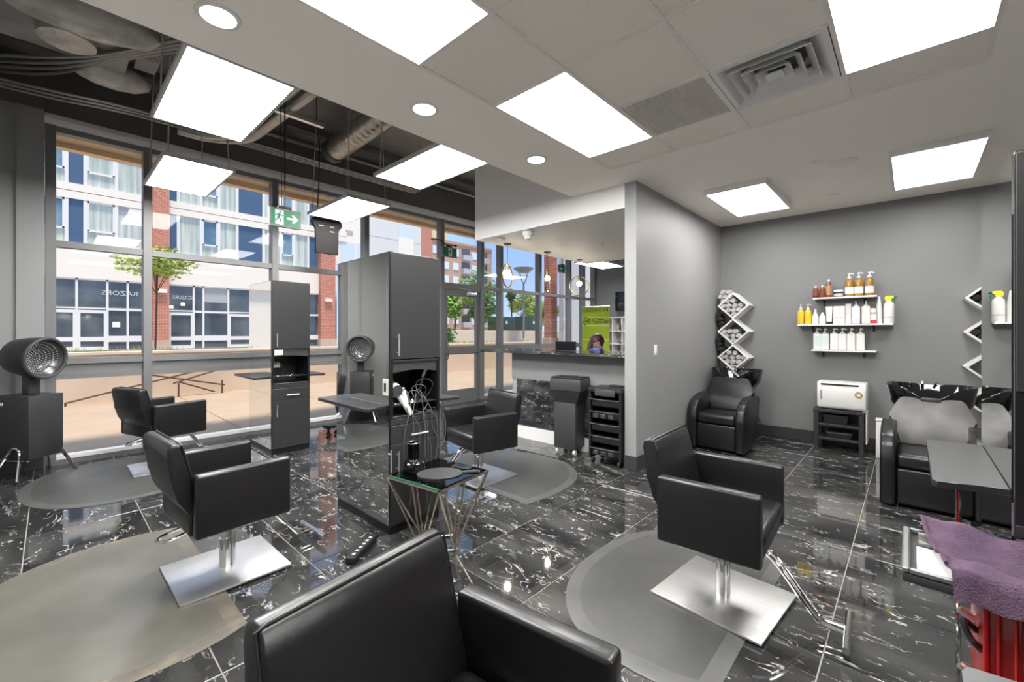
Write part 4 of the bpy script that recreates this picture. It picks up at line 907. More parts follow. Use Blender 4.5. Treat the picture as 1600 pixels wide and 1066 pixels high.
for k in range(5):
    z = 0.10+0.135*k
    d = obj('drawer', rbox(-0.165, 0.165, -0.13, 0.11, z, z+0.075, 0.006, 1), plastic_blk, t)
    obj('drawer_lip', tube(B(), [(-0.16, -0.135, z+0.08), (-0.15, -0.165, z+0.08), (0.15, -0.165, z+0.08), (0.16, -0.135, z+0.08)], 0.005, n=6, k=3), plastic_gry, d)
    if k in (0, 3):
        for q in range(3): obj('divider_cup', rbox(-0.13+0.09*q, -0.07+0.09*q, -0.165, -0.135, z+0.012, z+0.055, 0.006, 1), plastic_gry, d)
for sx in (-0.16, 0.16):
    for sy in (-0.11, 0.11): obj('caster', cyl(B(), (sx-0.012, sy, 0.031), (sx+0.012, sy, 0.031), 0.031, 16), plastic_blk, t)
    
#%%WASH
# ================================================================== WASHING AREA
sheen_leather = M('sheen_grey_leather', (0.10, 0.096, 0.092), 0.42, spec=0.6, noise=(5, (0.18, 0.172, 0.165), 0.35, 0.7))  # overhead-light sheen on the backrest put into a lighter grey colour
def shampoo(label, loc, back=leather):
    t = thing('shampoo_unit', label, 'shampoo chair', loc, 0, group='black leather shampoo chairs')
    # local: front at y=0, faces -y, x centred
    def arm_prof(): return [(0.0, 0.02), (0.0, 0.40), (0.03, 0.52), (0.09, 0.59), (0.18, 0.625), (0.36, 0.65), (0.56, 0.655), (0.66, 0.63), (0.70, 0.55), (0.68, 0.35), (0.60, 0.16), (0.52, 0.02)]
    for s in (-1, 1):
        bm = B(); prism(bm, arm_prof(), s*0.225, s*0.325, 'x'); bev(bm, 0.022, 3); obj('armrest', bm, leather, t)
        obj('piping', tube(B(), [(s*0.322, y, z) for y, z in arm_prof()[:9]], 0.004, n=6, k=2), leather_seam, t)
    obj('seat', rbox(-0.222, 0.222, 0.02, 0.56, 0.335, 0.455, 0.04, 4), leather, t)
    obj('front_panel', rbox(-0.222, 0.222, 0.03, 0.09, 0.04, 0.33, 0.018, 3), leather, t)
    obj('base_box', box(B(), -0.215, 0.215, 0.09, 0.56, 0.02, 0.335), black_lam, t)
    prof = [(-0.215, 0.0), (0.215, 0.0), (0.225, 0.16), (0.285, 0.24), (0.285, 0.27), (0.215, 0.42), (0.19, 0.44), (-0.19, 0.44), (-0.215, 0.42), (-0.285, 0.27), (-0.285, 0.24), (-0.225, 0.16)]
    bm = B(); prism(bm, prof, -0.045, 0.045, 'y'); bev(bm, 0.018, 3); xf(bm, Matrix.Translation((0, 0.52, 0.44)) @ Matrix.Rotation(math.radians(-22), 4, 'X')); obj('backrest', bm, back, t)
    obj('pedestal', rbox(-0.14, 0.14, 0.66, 0.98, 0.0, 0.70, 0.03, 3), plastic_blk, t)
    # bowl
    bm = B(); n = 48; rings = []
    def rim(a):
        d = math.atan2(math.sin(a+PI/2), math.cos(a+PI/2)); return 0.945 - 0.095*math.exp(-(d/0.36)**2) + 0.02*abs(math.cos(a))
    def ringf(s, z_of): return [bm.verts.new((0.31*s*math.copysign(abs(math.cos(a))**0.75, math.cos(a)), 0.90+0.27*s*math.copysign(abs(math.sin(a))**0.8, math.sin(a)), z_of(a))) for a in [2*PI*i/n for i in range(n)]]
    rings.append(ringf(0.35, lambda a: 0.66)); rings.append(ringf(0.70, lambda a: 0.70)); rings.append(ringf(0.92, lambda a: 0.80)); rings.append(ringf(1.0, lambda a: rim(a)-0.012)); rings.append(ringf(0.985, rim)); rings.append(ringf(0.93, lambda a: rim(a)-0.008)); rings.append(ringf(0.80, lambda a: 0.80)); rings.append(ringf(0.5, lambda a: 0.735)); rings.append(ringf(0.1, lambda a: 0.72))
    for a, b in zip(rings, rings[1:]):
        for i in range(n): bm.faces.new((a[i], a[(i+1)%n], b[(i+1)%n], b[i]))
    bm.faces.new(rings[0][::-1]); bm.faces.new(rings[-1]); bw = obj('bowl', bm, ceramic_blk, t, smooth=60)
    obj('neck_rest', rbox(-0.07, 0.07, 0.625, 0.66, 0.825, 0.865, 0.014, 3), plastic_gry, bw)
    obj('faucet', tube(B(), [(-0.05, 1.04, 0.90), (-0.05, 1.03, 0.97), (-0.05, 0.97, 0.985), (-0.05, 0.93, 0.96)], 0.012, n=10, k=4), chrome, bw)
    obj('spray_head', tube(B(), [(-0.13, 1.05, 0.92), (-0.14, 1.0, 0.97), (-0.15, 0.93, 0.955)], 0.014, n=10, k=4), chrome, bw)
    obj('tap_lever', cyl(B(), (0.03, 1.05, 0.92), (0.05, 1.02, 0.97), 0.012, 10), chrome, bw)
    obj('hose', tube(B(), [(0.18, 0.80, 0.70), (0.24, 0.76, 0.55), (0.28, 0.78, 0.40), (0.20, 0.82, 0.20)], 0.010, n=8, k=4), steel, t)
    obj('recline_handle', cyl(B(), (0.33, 0.56, 0.40), (0.36, 0.60, 0.32), 0.012, 8), chrome, t)
    return t
shampoo('black leather shampoo chair with basin in the corner by the partition wall', (-1.745, 5.50, 0))
shampoo('black leather shampoo chair with basin beside the right mirror', (0.135, 4.76, 0), sheen_leather)
t = thing('white_box', 'small white plastic box behind the right shampoo chair arm', 'box', (-0.235, 6.60, 0)); obj('body', rbox(-0.06, 0.06, -0.08, 0.08, 0, 0.43, 0.012), white_plastic, t); obj('lid', rbox(-0.065, 0.065, -0.085, 0.085, 0.43, 0.45, 0.006), white_lam, t)
# side table and towel warmer
t = thing('side_table', 'small black side table between the shampoo chairs', 'table', (-0.645, 6.69, 0)); hw, hd_ = 0.245, 0.17
for sx in (-1, 1):
    for sy in (-1, 1): obj('leg', rbox(sx*hw, sx*(hw-0.05), sy*hd_, sy*(hd_-0.05), 0, 0.47, 0.004, 1), black_lam, t)
obj('tabletop', rbox(-hw-0.005, hw+0.005, -hd_-0.005, hd_+0.005, 0.47, 0.51, 0.005, 1), black_lam, t)
for z in (0.13, 0.30): obj('shelf', rbox(-hw+0.005, hw-0.005, -hd_+0.01, hd_-0.01, z, z+0.03, 0.003, 1), black_lam, t)
for x0, x1, z, h, lb in ((-0.80, -0.55, 0.33, 0.10, 'dark tray on the upper shelf of the side table'), (-0.76, -0.52, 0.16, 0.06, 'dark tray on the lower shelf of the side table')):
    q = thing('storage_tray', lb, 'tray', ((x0+x1)/2, 6.68, z)); bm = B(); frus(bm, 0.105, 0.12, 0.0, 0.125, 0.135, h); obj('body', bm, plastic_blk, q); obj('rim', rbox(-0.13, 0.13, -0.14, 0.14, h, h+0.008, 0.003, 1), plastic_gry, q)
q = thing('hanging_towel', 'pale towel hanging at the side of the small black table', 'towel', (-0.385, 6.62, 0.0))
bm = B(); prism(bm, [(-0.10+0.02*i, 0.14 + 0.012*math.sin(i)) for i in range(11)] + [(0.10-0.02*i, 0.50) for i in range(11)], 0.0, 0.012, 'x'); obj('cloth', bm, towel_white, q); obj('fold', box(B(), -0.03, 0.012, -0.1, 0.1, 0.512, 0.52), towel_white, q)
t = thing('towel_warmer', 'white hot towel cabinet with a round gold badge', 'towel warmer', (-0.62, 6.68, 0.512))
obj('case', rbox(-0.24, 0.24, -0.14, 0.15, 0.012, 0.335, 0.012, 2), white_plastic, t)
dr = obj('door', rbox(-0.235, 0.235, -0.162, -0.142, 0.03, 0.27, 0.008, 2), white_plastic, t)
obj('handle', rbox(-0.20, -0.185, -0.178, -0.16, 0.12, 0.24, 0.005, 1), steel, dr); obj('badge', cyl(B(), (0.17, -0.162, 0.20), (0.17, -0.166, 0.20), 0.038, 24), gold_badge, dr); obj('badge_centre', cyl(B(), (0.17, -0.166, 0.20), (0.17, -0.168, 0.20), 0.02, 20), white_print, dr)
obj('control_strip', rbox(-0.20, 0.17, -0.146, -0.140, 0.295, 0.315, 0.002, 1), plastic_blk, t)
for sx in (-0.2, 0.2): obj('foot', cyl(B(), (sx, 0.0, 0), (sx, 0.0, 0.014), 0.018, 10), plastic_blk, t)
# diamond racks
RA, RB = 0.208, 0.19
def diamond(label, cx, cz, group):
    t = thing('diamond_rack', label, 'wall rack', (cx, YB, cz), 0, group=group); th = 0.021
    cs = [(-RA, 0), (0, RB), (RA, 0), (0, -RB)]; ci = [(x*(1-th/0.145), z*(1-th/0.145)) for x, z in cs]
    for i in range(4):
        j = (i+1) % 4; bm = B(); prism(bm, [cs[i], cs[j], ci[j], ci[i]], -0.28, 0.0, 'y'); obj('board', bm, white_lam, t)
    return t
def roll(m, x, y, z, r, ln, ang, label, group):
    """rolled towel lying along local y"""
    bm = B(); n = 14; R = [(0.0, -ln/2+0.006), (r*0.45, -ln/2), (r*0.9, -ln/2+0.006), (r, -ln/2+0.02), (r*1.02, 0), (r, ln/2-0.02), (r*0.8, ln/2), (0, ln/2)]
    lathe(bm, R, n)
    for v in bm.verts:
        a = math.atan2(v.co.y, v.co.x); k = 1 + 0.07*math.sin(3*a + 20*v.co.z) + 0.05*math.sin(7*a+x*50); v.co.x *= k; v.co.y *= k
    xf(bm, Matrix.Rotation(PI/2, 4, 'X'))
    t = thing('rolled_towel', label, 'towel', (x, y, z), ang, group=group)
    obj('roll', bm, m, t, smooth=60)
    sp = [((r*0.15 + r*0.75*i/22)*math.cos(i*0.75), -ln/2-0.001, (r*0.15 + r*0.75*i/22)*math.sin(i*0.75)) for i in range(23)]
    obj('spiral_edge', tube(B(), sp, 0.0035, n=5, k=1), m, t)
rt = random.Random(11)
LZ = [1.84, 1.47, 1.10, 0.73]
nm = ['topmost', 'second from the top', 'third from the top', 'lowest']
for k, z in enumerate(LZ):
    diamond('white diamond wall rack by the partition wall, %s of its zigzag' % nm[k], -1.855, z, 'left diamond racks')
def fill(cx, cz, rows, m, lb, grp, r=0.036, y=None, seed=1):
    rg = random.Random(seed)
    for row, cnt, x_off in rows:
        for i in range(cnt):
            x = cx + (i-(cnt-1)/2)*r*2.02 + x_off + rg.uniform(-.004, .004); zz = cz + row + rg.uniform(-.004, .004)
            roll(m, x, (YB-0.155 if y is None else y) + rg.uniform(-.02, .01), zz, r*rg.uniform(.92, 1.02), 0.21, rg.uniform(-.12, .12), lb, grp)
fill(-1.855, 1.84, [(-0.125, 1, 0.0), (-0.06, 3, 0.0), (0.005, 4, -0.02), (0.07, 3, -0.07), (0.135, 3, -0.11), (0.20, 2, -0.11)], towel_white, 'white rolled towel heaped in the topmost left diamond rack', 'white towels in the topmost rack', seed=2)
fill(-1.855, 1.47, [(-0.125, 1, 0), (-0.06, 3, -0.01), (0.0, 3, -0.05)], towel_white, 'white rolled towel in the second left diamond rack', 'white towels in the second rack', seed=3)
fill(-1.855, 1.10, [(-0.125, 1, 0), (-0.06, 3, 0.0), (0.005, 5, -0.01), (0.065, 2, -0.02)], towel_white, 'white rolled towel in the third left diamond rack', 'white towels in the third rack', seed=4)
fill(-2.055, 1.655, [(-0.07, 1, 0.03), (0.0, 1, 0.0), (0.06, 1, -0.012)], towel_black, 'black rolled towel tucked into the corner beside the upper racks', 'black towels in the upper corner gap', r=0.034, seed=5)
fill(-2.055, 1.285, [(-0.07, 1, 0.03), (0.0, 1, 0.0), (0.06, 1, -0.012)], towel_black, 'black rolled towel tucked into the corner beside the lower racks', 'black towels in the lower corner gap', r=0.034, seed=6)
for k, z in enumerate((1.825, 1.46, 1.09, 0.73)):
    diamond('white diamond wall rack behind the right mirror, %s of its zigzag' % nm[k], 0.628, z, 'right diamond racks')
fill(0.628, 1.825, [(-0.125, 1, 0), (-0.06, 3, 0), (0.005, 4, 0), (0.07, 2, 0)], towel_black, 'black rolled towel in the topmost right diamond rack', 'black towels in the topmost right rack', seed=7)
fill(0.628, 1.46, [(-0.125, 1, 0), (-0.06, 3, 0), (0.005, 4, 0)], towel_brown, 'dark brown rolled towel in the second right diamond rack', 'brown towels in the second right rack', seed=8)
fill(0.628, 0.73, [(-0.125, 1, 0), (-0.06, 3, 0)], towel_black, 'black rolled towel in the lowest right diamond rack', 'black towels in the lowest right rack', seed=9)

# wall shelves
def wshelf(label, x0, x1, z):
    t = thing('wall_shelf', label, 'shelf', ((x0+x1)/2, YB, z)); a = (x1-x0)/2
    obj('board', bev(box(B(), -a, a, -0.2, 0, -0.02, 0), 0.002, 1), white_lam, t)
    for s in (-0.68, 0.62):
        bm = B(); box(bm, s*a-0.012, s*a+0.012, -0.008, 0, -0.10, -0.02); box(bm, s*a-0.012, s*a+0.012, -0.15, 0, -0.026, -0.02); prism(bm, [(-0.008, -0.09), (-0.008, -0.08), (-0.12, -0.026), (-0.132, -0.026)], s*a-0.004, s*a+0.004, 'x'); obj('bracket', bm, plastic_blk, t)
ZA, ZB_, ZC_ = 1.905, 1.565, 1.237
wshelf('short upper white wall shelf holding amber and gold bottles', -0.925, -0.295, ZA)
wshelf('long middle white wall shelf crowded with white bottles', -1.095, -0.15, ZB_)
wshelf('short lower white wall shelf with six white pump bottles', -0.94, -0.30, ZC_)
def X_(u): return (-1.116 + (u-1247)*0.00649)*0.983
def U(zx): return 1200 + zx/5.33
YS = YB-0.105
def pump(parent, z, m=white_plastic, s=1.0, ang=0.0):
    p = obj('pump', lathe(B(), [(0.0, 0.0), (0.022*s, 0.0), (0.022*s, 0.018), (0.008*s, 0.024), (0.006*s, 0.055), (0.0, 0.055)], 14), m, parent, loc=(0,0,z))
    obj('nozzle', xf(tube(B(), [(-0.012, 0, 0.058), (0.015, 0, 0.06), (0.045*s, 0, 0.05)], 0.007*s, n=8, k=3), Matrix.Rotation(ang, 4, 'Z')), m, p)
def rbottle(label, x, z, w_, h, m, cap=None, capm=None, group=None, lab=None, kind='round', name='bottle', ang=-PI/2):
    t = thing(name, label, 'bottle', (x, YS, z+0.001), 0, group=group); r = w_/2
    if kind == 'round': bm = lathe(B(), [(0, 0), (r*0.93, 0), (r, 0.006), (r, h*0.80), (r*0.9, h*0.88), (r*0.45, h*0.97), (r*0.42, h), (0, h)], 22)
    elif kind == 'square': bm = rbox(-r, r, -r*0.62, r*0.62, 0, h, 0.012, 3)
    elif kind == 'box': bm = rbox(-r, r, -r*0.7, r*0.7, 0, h, 0.0025, 1)
    elif kind == 'slope': bm = lathe(B(), [(0, 0), (r, 0), (r, h*0.55), (r*0.85, h*0.66), (r*0.35, h*0.92), (r*0.33, h), (0, h)], 22)
    elif kind == 'cone': bm = lathe(B(), [(0, 0), (r, 0), (r, h*0.5), (r*0.8, h*0.62), (r*0.3, h*0.98), (r*0.2, h), (0, h)], 22)
    elif kind == 'tube': bm = B(); prism(bm, [(-r*0.75, 0.03), (r*0.75, 0.03), (r, h), (-r, h)], -0.018, 0.018, 'y'); bev(bm, 0.004, 2)
    obj('body', bm, m, t)
    if lab is not None:
        lm, z0, z1 = lab
        if kind == 'round': obj('label', lathe(B(), [(r*1.012, z0*h), (r*1.014, z0*h), (r*1.014, z1*h), (r*1.012, z1*h)], 22), lm, t)
        else:
            dpt = -r*0.62 if kind == 'square' else -r*0.7; obj('label', box(B(), -r*0.7, r*0.7, dpt-0.0015, dpt+0.004, z0*h, z1*h), lm, t)
    if cap == 'pump': pump(t, h, capm or white_plastic, max(0.8, w_/0.085), ang)
    elif cap == 'cap': obj('cap', cyl(B(), (0,0,h-0.003), (0,0,h+0.024), r*0.38, 14), capm or white_plastic, t)
    elif cap == 'lid': obj('lid', lathe(B(), [(0, h*0.78), (r*1.03, h*0.78), (r*1.03, h*1.08), (0, h*1.1)], 22), capm or white_plastic, t)
    elif cap == 'foot': obj('cap', rbox(-r*0.7, r*0.7, -0.016, 0.016, 0, 0.032, 0.004, 1), capm or plastic_blk, t)
    elif cap == 'trigger':
        hd2 = obj('trigger_head', prism(B(), [(-0.03, h-0.005), (0.02, h-0.005), (0.025, h+0.022), (0.045, h+0.032), (0.042, h+0.056), (-0.02, h+0.06), (-0.04, h+0.036)], -0.018, 0.018, 'y'), yellow_p, t)
        obj('trigger', tube(B(), [(0.03, 0, h+0.03), (0.055, 0, h+0.012), (0.05, 0, h-0.02)], 0.007, n=8, k=3), green_p, hd2); obj('nozzle', cyl(B(), (0.042, 0, h+0.044), (0.072, 0, h+0.046), 0.012, 12), green_p, hd2)
    return t
ga, gb, gc = 'amber and gold bottles on the upper wall shelf', 'bottles on the middle wall shelf', 'white pump bottles on the lower wall shelf'
lab_dark = M('label_dark_red', (0.22, 0.06, 0.04), 0.4); lab_tan = M('label_tan', (0.42, 0.26, 0.12), 0.4); jar_brown = M('jar_brown', (0.05, 0.025, 0.02), 0.2); lab_white = M('label_white', (0.78, 0.77, 0.75), 0.45); lab_grey = M('label_grey_print', (0.50, 0.50, 0.50), 0.5)
rbottle('short amber bottle with a white cap, leftmost on the upper shelf', X_(U(410)), ZA, 0.062, 0.135, amber, 'cap', lab=(lab_dark, 0.2, 0.7), group=ga)
rbottle('short amber bottle beside the tall amber one on the upper shelf', X_(U(470)), ZA, 0.062, 0.135, amber, 'cap', lab=(lab_dark, 0.2, 0.7), group=ga)
rbottle('tall slim amber bottle with a tan label on the upper shelf', X_(U(526)), ZA, 0.058, 0.205, amber, 'cap', lab=(lab_tan, 0.15, 0.75), group=ga)
rbottle('squat dark jar with a white lid on the upper shelf', X_(U(609)), ZA, 0.096, 0.085, jar_brown, 'lid', group=ga, name='jar', lab=(lab_grey, 0.15, 0.5))
for zx, lb in ((699, 'left gold pump bottle'), (777, 'middle gold pump bottle'), (861, 'right gold pump bottle')): rbottle(lb + ' with a white label on the upper shelf', X_(U(zx)), ZA, 0.088, 0.225, gold_liq, 'pump', lab=(lab_white, 0.15, 0.52), group=ga, ang=-0.4)
rbottle('yellow pump bottle at the left end of the middle shelf', X_(U(275)), ZB_, 0.074, 0.20, yellow_b, 'pump', group=gb)
rbottle('yellow pump bottle second from the left on the middle shelf', X_(U(342)), ZB_, 0.074, 0.20, yellow_b, 'pump', group=gb, ang=0.5)
rbottle('small white bottle with a tall neck next to the yellow bottles', X_(U(407)), ZB_, 0.066, 0.175, white_plastic, 'cap', clear_b, kind='slope', group=gb)
rbottle('small white flask with sloping shoulders on the middle shelf', X_(U(470)), ZB_, 0.072, 0.15, white_plastic, None, kind='slope', group=gb)
rbottle('white squeeze tube standing on a black cap on the middle shelf', X_(U(530)), ZB_, 0.072, 0.225, white_plastic, 'foot', kind='tube', group=gb, name='squeeze_tube')
rbottle('white carton at the left of three on the middle shelf', X_(U(592)), ZB_, 0.060, 0.225, lab_white, None, kind='box', lab=(lab_grey, 0.3, 0.36), group=gb, name='carton')
rbottle('white carton in the middle of three on the middle shelf', X_(U(641)), ZB_, 0.056, 0.225, lab_white, None, kind='box', lab=(lab_grey, 0.3, 0.36), group=gb, name='carton')
rbottle('taller blush carton beside the lavender pump bottle', X_(U(692)), ZB_, 0.056, 0.25, pink_b, None, kind='box', lab=(lab_white, 0.1, 0.4), group=gb, name='carton')
rbottle('lavender white pump bottle on the middle shelf', X_(U(754)), ZB_, 0.083, 0.215, lav_b, 'pump', kind='square', lab=(lab_white, 0.3, 0.8), group=gb)
rbottle('blush pump bottle beside the red can on the middle shelf', X_(U(834)), ZB_, 0.083, 0.215, pink_b, 'pump', kind='square', lab=(lab_white, 0.3, 0.8), group=gb)
rbottle('small red and white can on the middle shelf', X_(U(893)), ZB_, 0.055, 0.17, red_can, 'lid', lab=(lab_white, 0.25, 0.7), group=gb, name='spray_can')
rbottle('tall white cone topped bottle behind the red can', X_(U(930))+0.005, ZB_, 0.072, 0.33, clear_b, None, kind='cone', group=gb).location.y += 0.05
rbottle('white spray bottle with a yellow and green trigger head', X_(U(1010)), ZB_, 0.098, 0.27, white_plastic, 'trigger', lab=(lab_grey, 0.25, 0.30), group=gb, name='spray_bottle')
for i, (zx, lb) in enumerate(zip((424, 493, 572, 642, 715, 791), ('first', 'second', 'third', 'fourth', 'fifth', 'sixth'))):
    rbottle('white pump bottle on the lower shelf, %s from the left' % lb, X_(U(zx)), ZC_, 0.083, 0.205, white_plastic, 'pump', kind='square', lab=(mint_b if i < 2 else lab_white, 0.2, 0.85), group=gc, ang=rt.choice((-PI/2, 0.4, -1.0)))
# light switch
t = thing('light_switch', 'white light switch on the pale partition wall', 'light switch', (XW1, 4.637, 1.26)); obj('plate', rbox(0, 0.006, -0.035, 0.035, -0.058, 0.058, 0.003, 2), white_plastic, t); obj('rocker', rbox(0.005, 0.010, -0.016, 0.016, -0.033, 0.033, 0.002, 1), white_plastic, t)

#%%RIGHT
# ================================================================== RED CHEST, TRAY AND TOWEL
t = thing('red_tool_trolley', 'glossy red steel tool trolley at the right edge', 'trolley', (0.40, 1.955, 0))
bm = B(); box(bm, -0.25, 0.25, -0.17, 0.17, 0.09, 0.70); obj('body', bev(bm, 0.006, 2), red_enamel, t)
for s_, w_ in ((-0.246, 0.006), (-0.222, 0.005), (-0.19, 0.004)): obj('corner_rib', rbox(s_-w_, s_+w_, -0.186, -0.17, 0.10, 0.69, 0.003, 1), red_enamel, t)
for k in range(4): d = obj('drawer', rbox(-0.18, 0.24, -0.186, -0.17, 0.11+0.145*k, 0.245+0.145*k, 0.005, 1), red_enamel, t); obj('handle', rbox(-0.14, 0.2, -0.196, -0.186, 0.215+0.145*k, 0.235+0.145*k, 0.003, 1), steel, d)
for sx in (-0.21, 0.21):
    for sy in (-0.13, 0.13): obj('caster', cyl(cyl(B(), (sx, sy, 0.05), (sx, sy, 0.1), 0.014, 8), (sx-0.015, sy, 0.042), (sx+0.015, sy, 0.042), 0.042, 16), plastic_blk, t)
for z in (0.18, 0.36, 0.54): obj('side_bracket', tube(B(), [(-0.25, -0.13, z), (-0.275, -0.13, z+0.03), (-0.28, -0.04, z+0.03), (-0.25, -0.02, z)], 0.009, n=8, k=3), plastic_blk, t); obj('side_hook', cyl(B(), (-0.25, 0.05, z), (-0.285, 0.05, z+0.02), 0.012, 10), steel, t)
t = thing('tool_tray', 'black tray with a clear grey rim on the red trolley under the purple towel', 'tray', (0.27, 1.955, 0.702))
tray_m = M('tray_grey_plastic', (0.13, 0.135, 0.135), 0.3, spec=0.5)
bm = B(); box(bm, -0.29, 0.38, -0.20, 0.175, 0.0, 0.028)
obj('floor_plate', bev(bm, 0.006, 2), black_lam, t)
bm = B()
for (x0, x1, y0, y1) in ((-0.29, -0.272, -0.20, 0.175), (0.362, 0.38, -0.20, 0.175), (-0.272, 0.362, -0.20, -0.188), (-0.272, 0.362, 0.163, 0.175)): box(bm, x0, x1, y0, y1, 0.028, 0.046)
obj('rim', bev(bm, 0.004, 1), tray_m, t)
for k in range(5): obj('comb_slot', box(B(), -0.25, -0.15, 0.06+0.02*k, 0.068+0.02*k, 0.028, 0.042), steel, t)
obj('sheet', box(B(), -0.255, -0.05, -0.165, 0.035, 0.028, 0.032), lab_white, t)
# towel cloth
t = thing('purple_towel', 'crumpled purple towel draped over the tray on the red trolley', 'towel', (0, 0, 0))
bm = B(); nx, ny = 60, 44; V = {}
for i in range(nx+1):
    for j in range(ny+1):
        u, v = i/nx, j/ny
        x = 0.035 + 0.60*u + 0.055*(1-v)*(1-u) - 0.015*v*(1-u); y = 1.715 + 0.425*v - 0.01*(1-u)*(1-v) + 0.012*math.sin(6*u+1)
        z = 0.774 + 0.014*math.sin(9*v+3.5*u)*math.sin(4*u+0.8) + 0.008*math.sin(22*v+9*u+2*math.sin(6*u)) + 0.005*math.sin(31*u-12*v) + 0.022*math.exp(-((v-0.85)/0.14)**2)*math.exp(-((u-0.2)/0.25)**2)
        if v < 0.075: z -= 0.075*((0.075-v)/0.075)**1.2
        V[i, j] = bm.verts.new((x, y, z))
for i in range(nx):
    for j in range(ny): bm.faces.new((V[i,j], V[i+1,j], V[i+1,j+1], V[i,j+1]))
hp = [V[0, j].co + Vector((0, 0, 0.004)) for j in range(ny, 2, -6)]
bmesh.ops.recalc_face_normals(bm, faces=list(bm.faces))
bmesh.ops.solidify(bm, geom=list(bm.faces), thickness=0.007); obj('cloth', bm, towel_purple, t, smooth=80)
obj('hem', tube(B(), hp, 0.005, n=6, k=4), towel_purple, t)
# stacked towels and cord in right cabinet niche
for k in range(5):
    t = thing('folded_towel', 'grey-green folded towel stacked in the right cabinet niche', 'towel', (0.44, 2.10, 1.13+0.0*k), 0, group='folded towels in the right cabinet') if 0 else None
tg = M('towel_sage', (0.45, 0.48, 0.42), 0.95, bump=(200, 0.5))
for k in range(4):
    t = thing('folded_towel', 'sage grey folded towel piled in the right cabinet niche', 'towel', (0.405, 2.30, 0.846+0.066*k), rt.uniform(-.1, .1), group='folded towels in the right cabinet')
    obj('fold', rbox(-0.12+0.006*k, 0.11, -0.11, 0.11, 0.0, 0.064, 0.026, 3), tg, t); obj('fold_edge', tube(B(), [(-0.10, -0.108, 0.03), (0.0, -0.116, 0.034), (0.10, -0.108, 0.03)], 0.008, n=6, k=3), tg, t)
under(obj('power_cord', tube(B(), [(0.36, 2.14, 0.66), (0.30, 2.09, 0.72), (0.27, 2.07, 0.80), (0.29, 2.05, 0.86), (0.36, 2.09, 0.90), (0.42, 2.2, 0.87)], 0.008, n=8, k=5), cord, label='looping grey cord'), cab3)

# ================================================================== SIGNS
def exit_sign(label, loc, rotz, W_, H_, layout, rod):
    t = thing('exit_sign', label, 'exit sign', loc, rotz)
    obj('housing', rbox(-W_/2, W_/2, -0.02, 0.02, 0, H_, 0.008, 2), M('sign_housing', (0.30, 0.29, 0.26), 0.5), t)
    m = 0.018; fw, fh = W_-2*m, H_-2*m
    face = obj('face', box(B(), -fw/2, fw/2, -0.0225, -0.02, m, m+fh), green_sign, t)
    n = len(layout); cw = fw/n if n > 1 else fw
    for i, kind in enumerate(layout):
        cx = -fw/2 + cw*(i+0.5); cz = H_/2; s = fh
        if kind in 'mM':
            obj('white_doorway', box(B(), cx-s*0.30+s*0.1, cx+s*0.32, -0.0245, -0.0225, m+s*0.04, m+s*0.96), white_print, face)
            bm = B()
            def seg(p, q, r): cyl(bm, (cx+s*p[0], -0.0255, cz+s*p[1]), (cx+s*q[0], -0.0255, cz+s*q[1]), s*r, 8)
            bmesh.ops.create_uvsphere(bm, u_segments=10, v_segments=6, radius=s*0.065, matrix=Matrix.Translation((cx+s*0.10, -0.0255, cz+s*0.33)) @ Matrix.Diagonal((1, 0.3, 1, 1)))
            seg((0.07, 0.24), (-0.02, -0.03), 0.075); seg((0.07, 0.20), (0.20, 0.10), 0.03); seg((0.20, 0.10), (0.27, 0.16), 0.028); seg((0.03, 0.22), (-0.14, 0.16), 0.03); seg((-0.14, 0.16), (-0.18, 0.05), 0.028)
            seg((-0.02, -0.02), (0.13, -0.12), 0.038); seg((0.13, -0.12), (0.10, -0.30), 0.034); seg((-0.03, -0.03), (-0.12, -0.20), 0.036); seg((-0.12, -0.20), (-0.28, -0.24), 0.032)
            for v in bm.verts: v.co.y = -0.0255 + (v.co.y+0.0255)*0.08
            obj('running_figure', bm, green_sign, face)
        if kind in '><':
            d = 1 if kind == '>' else -1
            P = [(-0.36, -0.07), (0.08, -0.07), (-0.07, -0.26), (0.10, -0.26), (0.36, 0.0), (0.10, 0.26), (-0.07, 0.26), (0.08, 0.07), (-0.36, 0.07)]
            bm = B(); prism(bm, [(cx+d*s*x, cz+s*z) for x, z in P], -0.0245, -0.0225, 'y'); obj('arrow', bm, white_print, face)
    obj('mount', rbox(-0.07, 0.07, -0.018, 0.018, H_, H_+0.03, 0.005, 1), plastic_blk, t)
    if rod > 0:
        obj('hanging_cord', cyl(B(), (0, 0, H_+0.03), (0, 0, H_+rod), 0.007, 8), cord_blk, t); obj('hanging_cord', cyl(B(), (-0.03, 0, H_+0.03), (-0.05, 0, H_+rod), 0.004, 8), cord_blk, t)
exit_sign('green exit sign with running figure and arrow to the right', (-5.0, 1.74, 2.60), PI/2, 0.325, 0.20, 'm>', ZH-2.80)
exit_sign('green exit sign with only a running figure above the entrance door', (-6.66, 5.345, 2.94), PI/2, 0.37, 0.20, 'M', 0)
exit_sign('green exit sign with an arrow to the left beyond the counter', (-6.6, 9.03, 3.0), PI/2, 0.39, 0.20, '<m', ZH-3.2)
t = thing('wall_spotlight_arm', 'dark bracket arm above the exit sign by the door', 'bracket', (-6.66, 5.345, 3.17)); obj('arm', tube(B(), [(-0.2, -0.28, 0.12), (-0.02, -0.2, 0.08), (0, -0.1, 0.02), (0, 0.15, 0.02)], 0.012, n=8, k=4), plastic_blk, t); obj('tip', sphere(B(), (0, 0.17, 0.02), 0.025), plastic_blk, t)
